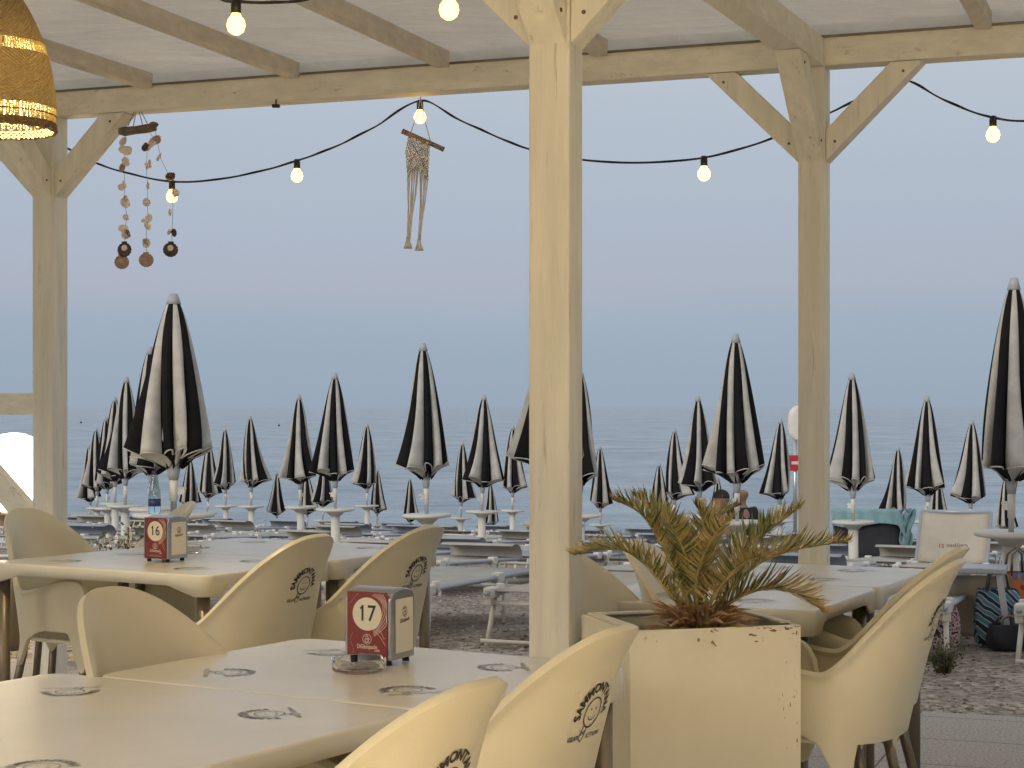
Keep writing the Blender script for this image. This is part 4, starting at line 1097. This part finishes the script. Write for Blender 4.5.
def bag(name, loc, w, d, h, m, label, rz=0, handles=True):
    t = empty(name, loc, rz); tag(t, label, 'bag')
    b = MB()
    def f(i, j):
        a = 2*PI*i; k_ = 1+.06*math.sin(a*3+j*4)+.04*math.sin(a*7); bul = .86+.22*math.sin(PI*min(1, j*.9+.1)); top = 1-.25*j*j
        cx, sx = math.cos(a), math.sin(a)
        return (w/2*math.copysign(abs(cx)**.6, cx)*k_*bul, d/2*math.copysign(abs(sx)**.6, sx)*k_*bul*top, h*j)
    b.grid(f, 32, 12, wrap=True); b.add([f(i/32, 0) for i in range(32)], [tuple(reversed(range(32)))]); b.build('bag_body', m, t, solid=.006)
    if handles:
        for s in (-1, 1):
            b = MB(); b.tube([(-w*.25, s*d*.28, h*.95), (-w*.2, s*d*.2, h*1.25), (0, s*d*.15, h*1.36), (w*.2, s*d*.2, h*1.25), (w*.25, s*d*.28, h*.95)], .008, 6); b.build('handle', M['leg'], t)
    return t
bag('beach_bag', (2.66, 9.85, G), .24, .16, .30, M['bag1'], 'blue, white and black patterned beach bag under the right lounger', -.2)
bag('beach_bag', (2.80, 9.98, G), .22, .15, .38, M['bag2'], 'orange and red patterned beach bag beside the white umbrella tube', .2)
bag('beach_bag', (2.26, 9.55, G), .20, .15, .24, M['bag3'], 'pink and white patterned bag just behind the stacked chairs', .1)
rk = bag('backpack', (2.82, 9.72, G), .26, .20, .22, mat('grey_backpack', (.16, .17, .17), .6, .2, 9), 'round grey and black backpack leaning on the white umbrella tube', .4, False)
bag('beach_bag', (2.66, 9.66, G), .20, .16, .13, M['darkcloth'], 'low black bag on the gravel in front of the patterned bags', .1, True)

# shrubs
def shrub(name, loc, rx, ry, h, n, label, leaf=.03, m='shrub'):
    t = empty(name, loc); tag(t, label, 'shrub'); b = MB(); q = MB()
    for i in range(n//14):
        a = rnd.random()*2*PI; r = rnd.random()**.5; e = Vector((rx*r*math.cos(a), ry*r*math.sin(a), h*rnd.uniform(.5, 1)*(1-.5*r*r))); s0 = Vector((e.x*.3, e.y*.3, 0))
        q.tube([s0, s0.lerp(e, .5)+Vector((0,0,.03)), e], [.006, .004, .002], 5)
        for j in range(14):
            p = s0.lerp(e, rnd.uniform(.25, 1.05))+Vector((rnd.gauss(0, .03), rnd.gauss(0, .03), rnd.gauss(0, .02)))
            d = Vector((rnd.gauss(0, 1), rnd.gauss(0, 1), rnd.gauss(.4, .8))).normalized(); s = d.orthogonal().normalized(); s = Matrix.Rotation(rnd.random()*6.28, 3, d) @ s
            l = leaf*rnd.uniform(.6, 1.3); b.add([p, p+d*l*.5+s*l*.28, p+d*l, p+d*l*.5-s*l*.28], [(0,1,2,3)])
    b.build('leaves', M[m], t); q.build('stems', M['leg'], t)
g0 = at(118, 560, 9.0)
shrub('low_shrub', (g0.x+.02, 9.1, G),   .42, .25, .70, 9000, 'low green shrub between the left chair back and the number 16 dispenser')
g0 = at(932, 655, 9.0)
shrub('low_shrub', (2.1, 8.75, G), .10, .10, .20, 420, 'small dark weedy plant on the gravel behind the stacked chairs', .02)

# loose pebbles on the near gravel
b = MB(); mcol = 4
pm = [mat('pebble_%s' % i, c, .8, .2, 20) for i, c in (('pale', (.50, .46, .41)), ('grey', (.30, .28, .26)), ('brown', (.27, .22, .17)), ('white', (.55, .52, .48)))]
for i in range(9000):
    v = 7.66+rnd.random()**1.5*7; u = rnd.uniform(-2.5, 8)
    p = uv(u, v); X0 = p.x/p.y*F+512
    if not (380 < X0 < 1100 or X0 < 120): continue
    z = gz(v)+.022*noise.noise(Vector((u*1.1, v*1.1, 0)))+.010*noise.noise(Vector((u*5, v*5, 3)))
    r = rnd.uniform(.006, .016)*(1.8 if rnd.random() < .04 else 1); a = rnd.random()*PI; ca, sa = math.cos(a), math.sin(a)
    q = [(1,0,0),(0,.7,0),(-1,0,0),(0,-.7,0),(.1,.05,.5),(0,0,-.4)]
    b.add([(p.x+r*(ca*x-sa*y), p.y+r*(sa*x+ca*y), z+r*.25+r*zz) for x, y, zz in q], [(0,1,4),(1,2,4),(2,3,4),(3,0,4),(1,0,5),(2,1,5),(3,2,5),(0,3,5)], rnd.choices((0,1,2,3), (4,4,4,.8))[0], True)
tag(b.build('pebbles', pm), 'loose grey and brown pebbles on the near gravel', 'pebbles', kind='stuff')

# ------------------------------------------------------------------ string lights
def on_beam(px, py, off=.11):
    """point seen at that pixel in the vertical plane just outside the front beam"""
    kx = (px-512)/F; c = Q1.dot(N)+off; Y = c/(N.x*kx+N.y); return at(px, py, Y)
def light_string(name, pts, bulbs, label):
    t = empty(name, pts[0]); tag(t, label, 'string lights'); o0 = Vector(pts[0])
    P = [Vector(p)-o0 for p in pts]; fine = []
    for i in range(len(P)-1):
        p0 = P[max(0, i-1)]; p1 = P[i]; p2 = P[i+1]; p3 = P[min(len(P)-1, i+2)]
        for j in range(8):
            f = j/8; fine.append(p1.lerp(p2, f) if p1.length < 0 else .5*((2*p1)+(p2-p0)*f+(2*p0-5*p1+4*p2-p3)*f*f+(3*p1-p0-3*p2+p3)*f**3))
    fine.append(P[-1]); b = MB(); b.tube(fine, .0032, 6)
    b.tube([p+Vector((.004*math.sin(i*.9), .004*math.cos(i*.9), .004)) for i, p in enumerate(fine)], .0024, 5); b.build('cable', M['cable'], t)
    for c in bulbs:
        c = Vector(c)-o0
        q = MB(); q.lathe([(0, .012), (.012, .012), (.0145, -.004), (.0145, -.030), (0, -.032)], c, 12); sck = q.build('socket', M['cable'], t)
        q = MB(); q.lathe([(.0125, -.030), (.014, -.036), (.024, -.050), (.0265, -.064), (.022, -.080), (.010, -.089), (0, -.090)], c, 16); q.build('bulb', M['bulb_glass'], t)
    return t
pts = [on_beam(*p) for p in ((66, 148), (95, 163), (130, 174), (172, 182), (215, 180), (258, 172), (297, 161), (335, 147), (375, 127), (420, 101))]
pts += [on_beam(*p) for p in ((455, 118), (490, 134), (528, 149), (582, 160), (640, 163), (704, 158), (760, 143), (797, 128), (847, 105), (872, 93), (892, 78), (911, 82), (950, 103), (993, 118), (1035, 121), (1100, 112))]
light_string('string_lights', pts, [on_beam(*p) for p in ((172, 183), (297, 162), (420, 103), (704, 159), (993, 119))], 'black cable of lit bulbs looped along the front beam against the sky')
ZR = BZ+.09
def near(px, py, Y): return at(px, py, Y)
pts = [near(200, -14, 5.2), near(222, 0, 5.15), near(236, 2, 5.1), near(270, 3, 5.08), near(310, -1, 5.0), near(370, -22, 4.9), near(410, -28, 4.85), near(449, -18, 4.8), near(500, 0, 4.75), near(528, 8, 4.70)]
light_string('string_lights', pts, [near(236, 3, 5.1), near(449, -14, 4.8)], 'black cable with two lit bulbs hanging under the roof at the top edge')

# ------------------------------------------------------------------ wicker pendant lamps
def pendant(loc, top, label, power=9):
    t = empty('wicker_pendant_lamp', loc); tag(t, label, 'pendant lamp')
    R, H = .158, .40
    def pr(j): return R*(1.0-.0*j)*math.cos(max(0, (j-.12)/.88)*PI/2*.93)**.62 if j > .12 else R*(1.0-.01*(j/.12))
    def ring(z0, z1, m, name, rib, amp, gap=0):
        b = MB()
        def f(i, j):
            z = z0+(z1-z0)*j; r = pr(z)
            a = 2*PI*i; r *= 1+amp*math.sin(rib*a)*math.sin(j*(z1-z0)*260 if rib > 60 else 1.2)
            return (r*math.cos(a), r*math.sin(a), z*H)
        b.grid(f, 120, max(3, int((z1-z0)*60)), wrap=True); return b.build(name, m, t, solid=.005)
    ring(.0, .055, M['wicker_rim'], 'rim', 30, .012)
    ring(.155, .52, M['wicker'], 'woven_shade', 60, .014)
    ring(.60, .98, M['wicker'], 'woven_shade', 60, .014)
    for z0, z1 in ((.055, .155), (.52, .60)):     # open bands of upright straws
        b = MB()
        for i in range(110):
            a = 2*PI*i/110+rnd.uniform(-.01, .01); zs = [z0, (z0+z1)/2, z1]
            b.tube([(pr(z)*math.cos(a+.02*rnd.uniform(-1, 1)), pr(z)*math.sin(a), z*H) for z in zs], .0030, 4)
        b.build('open_weave', M['wicker_open'], t)
    b = MB(); b.tube([((R+.001)*math.cos(2*PI*i/60), (R+.001)*math.sin(2*PI*i/60), .105*H) for i in range(60)], .0022, 5, closed=True); b.tube([(R*math.cos(2*PI*i/60), R*math.sin(2*PI*i/60), .003+.002*math.sin(i*2.1)) for i in range(60)], .0065, 6, closed=True); b.build('binding', M['wicker_rim'], t)
    b = MB(); b.sphere((0, 0, H*.50), .036, 14); b.build('bulb', M['bulb'], t)
    b = MB(); b.tube([(0, 0, H*.57), (0, 0, H*.66)], .018, 10); b.build('socket', M['cable'], t)
    b = MB(); b.tube([(0, 0, H*.66), (0, 0, top-loc[2])], .004, 6); b.build('cord', M['cable'], t)
    ld = bpy.data.lights.new('lamp_light', 'POINT'); ld.energy = power; ld.color = (1, .79, .46); ld.shadow_soft_size = .036
    lo = bpy.data.objects.new('lamp_light', ld); C.objects.link(lo); lo.parent = t; lo.location = (0, 0, H*.40)
    return t
pendant((-1.43, 5.0, 2.035), 2.80, 'lit wicker dome pendant lamp hanging in the top left corner', 60)
for i, (x, y, z, p) in enumerate(((-1.9, -.6, 2.05, 2700), (.6, -1.5, 2.05, 3200), (2.8, -.7, 2.05, 2700))):  # unseen lamps added behind the camera as warm fill for the interior
    pendant((x, y, z), 2.80, ('added unseen wicker fill lamp behind the camera at left', 'added unseen wicker fill lamp straight behind the camera', 'added unseen wicker fill lamp behind the camera at right')[i], p)

# ------------------------------------------------------------------ shell wind chime
wc0 = on_beam(138, 112, -.02); wc = empty('shell_wind_chime', wc0); tag(wc, 'wind chime of seashell strands under driftwood, hanging from the beam', 'wind chime')
sc = wc0.y/F
def wl(px, py, dy=0): return Vector(((px-138)*sc, dy, (112-py)*sc))
b = MB()
dw = [wl(119, 131), wl(124, 131.5), wl(136, 130), wl(147, 128.5), wl(156, 127)]
b.tube(dw, [.016, .022, .019, .021, .017], 9); b.sphere(wl(154, 125, -.01), .02, 8, sq=(1.2, .8, .7)); b.build('driftwood_bar', M['driftwood'], wc, sub=0)
b = MB()
for p, q in ((128, 126), (133, 128), (143, 127), (148, 125)): b.tube([wl(p, q), wl(137.5, 104)], .0022, 4)
b.tube([wl(137.5, 104)+Vector((.02*math.cos(a*.7), 0, .02*math.sin(a*.7))) for a in range(9)], .003, 5); b.tube([wl(137, 104), wl(139, 88)], .003, 5); b.build('hanging_cord', M['string'], wc)
def scallop(c, r, m, tilt, parent, name='shell'):
    b = MB(); R_ = Matrix.Rotation(tilt[2], 3, 'Z') @ Matrix.Rotation(tilt[1], 3, 'Y') @ Matrix.Rotation(tilt[0], 3, 'X')
    n, k_ = 28, 5; vs = []
    for i in range(k_+1):
        q = i/k_
        for j in range(n):
            a = 2*PI*j/n; rr = r*q*(1+.035*math.cos(14*a)*q)
            x, z = rr*math.cos(a), rr*math.sin(a)*.96; y = -r*.34*(1-q*q)+r*.03*math.cos(14*a)*q
            vs.append(R_ @ Vector((x, y, z)))
    fs = [(i*n+j, i*n+(j+1)%n, (i+1)*n+(j+1)%n, (i+1)*n+j) for i in range(k_) for j in range(n)]
    b.add([v+c for v in vs], fs, 0, True)
    w = r*.34; b.add([R_ @ Vector(p)+c for p in ((-w*1.2, 0, r*1.12), (w*1.2, 0, r*1.12), (w, 0, r*.8), (-w, 0, r*.8))], [(0,1,2,3)])
    return b.build(name, m, parent, solid=.0025)
strands = [([(125,133),(125,142),(124,150),(125,163),(124,168),(125,186),(124,200),(125,205),(127,216),(125,228),(126,234)], [(125, 250, .034, 'shell_dark'), (121.5, 262, .033, 'shell_brown')]),
           ([(148,130),(155,141),(147,146),(146,166),(147,187),(147,202),(147,220),(146,226),(146,243)], [(146, 260, .033, 'shell_brown')]),
           ([(154,128),(160,158),(168,175),(172,192),(172,213),(171,233)], [(171, 250, .034, 'shell_dark')])]
for si, (pts_, big) in enumerate(strands):
    P_ = [wl(x, y, .01*si) for x, y in pts_]+[wl(big[-1][0], big[-1][1]-6, .01*si)]
    b = MB(); b.tube(P_, .0012, 4); b.build('strand', M['string'], wc)
    for j, p in enumerate(P_[1:-1]):
        for w in range(rnd.choice((1, 2, 2))):
            scallop(p+Vector((rnd.uniform(-.014, .014), rnd.uniform(-.01, .01), rnd.uniform(-.008, .008))), rnd.uniform(.014, .023), M[rnd.choice(('shell_pale', 'shell_pale', 'shell_pale', 'shell_brown', 'shell_pale', 'shell_pale', 'shell_dark'))], (rnd.uniform(-.9, .9), rnd.uniform(-1.3, 1.3), rnd.uniform(-1.1, 1.1)), wc)
    for x, y, r, mm in big:
        scallop(wl(x, y, -.01+.015*(y > 255)), r, M[mm], (rnd.uniform(-.15, .15), rnd.uniform(-.2, .2), rnd.uniform(-.4, .4)), wc)
        if mm == 'shell_dark': scallop(wl(x+.5, y-1.5, -.026), r*.38, M['shell_pale'], (0, .4, .2), wc)

# ------------------------------------------------------------------ macrame hanging
mc0 = on_beam(421, 108, -.02); mc = empty('macrame_hanging', mc0); tag(mc, 'small cream macrame hanging on a tilted stick below the middle bulb', 'wall hanging')
sc2 = mc0.y/F
def ml(px, py, dy=0): return Vector(((px-421)*sc2, dy, (108-py)*sc2))
b = MB(); b.tube([ml(402, 131), ml(423, 140), ml(444, 149.5)], [.012, .0105, .011], 10); b.build('stick', M['stick'], mc)
b = MB(); b.tube([ml(410, 135), ml(418, 112), ml(420.5, 97)], .0022, 5); b.tube([ml(431, 143), ml(424, 118), ml(420.5, 97)], .0022, 5); b.build('hanging_cord', M['cord'], mc)
b = MB()
def edge(t, f):     # f 0..1 across, t 0..1 down the knotted panel
    lx = 409-3.0*t-2*math.sin(t*4); rx = 430-1.0*t*2
    ty_ = 134+(143-134)*f; by = 176+(180-176)*f-9*math.sin(PI*f)
    return (lx+(rx-lx)*f, ty_+(by-ty_)*t)
for k_ in range(9):           # zigzag knotted cords both ways
    for sg in (-1, 1):
        pts_ = []
        for i in range(25):
            t_ = i/24; f = (k_/8+sg*t_*1.1) % 2; f = f if f <= 1 else 2-f
            x, y = edge(t_, f); pts_.append(ml(x, y, .006*math.sin(i*1.3+k_)))
        b.tube(pts_, .0034, 5)
for s in range(26):
    f = rnd.random(); t_ = rnd.random(); x, y = edge(t_, f); b.sphere(ml(x, y, rnd.uniform(-.008, .004)), .0068, 6)
b.build('knotted_panel', M['cord'], mc)
b = MB()
for i in range(16):
    f = i/15; x, y = edge(1, f); ex, ey = (407+3*rnd.random(), 240) if f < .58 else (418+2.5*rnd.random(), 242)
    mx_ = x+(ex-x)*.3+rnd.uniform(-1.2, 1.2); b.tube([ml(x, y-2), ml(mx_, y+(ey-y)*.35, rnd.uniform(-.01, .01)), ml(x+(ex-x)*.72, y+(ey-y)*.7), ml(ex, ey)], .0030, 5)
b.build('hanging_strands', M['cord'], mc)
for cx, cy in ((408, 238), (419, 240)):
    b = MB(); b.lathe([(.0, .0), (.009, 0), (.009, -.012), (.013, -.022), (.02, -.045), (.0, -.043)], ml(cx, cy), 10); b.build('tassel', M['cord'], mc)
# small black clip under the beam
b = MB(); p = on_beam(276, 106, -.06); b.box(p, (.034, .02, .014)); b.tube([p+Vector((0,0,.0)), p+Vector((0,0,.03))], .004, 6); tag(b.build('cable_clip', M['cable'], None, bevel=.002), 'small black clip under the front beam between chime and macrame', 'clip')
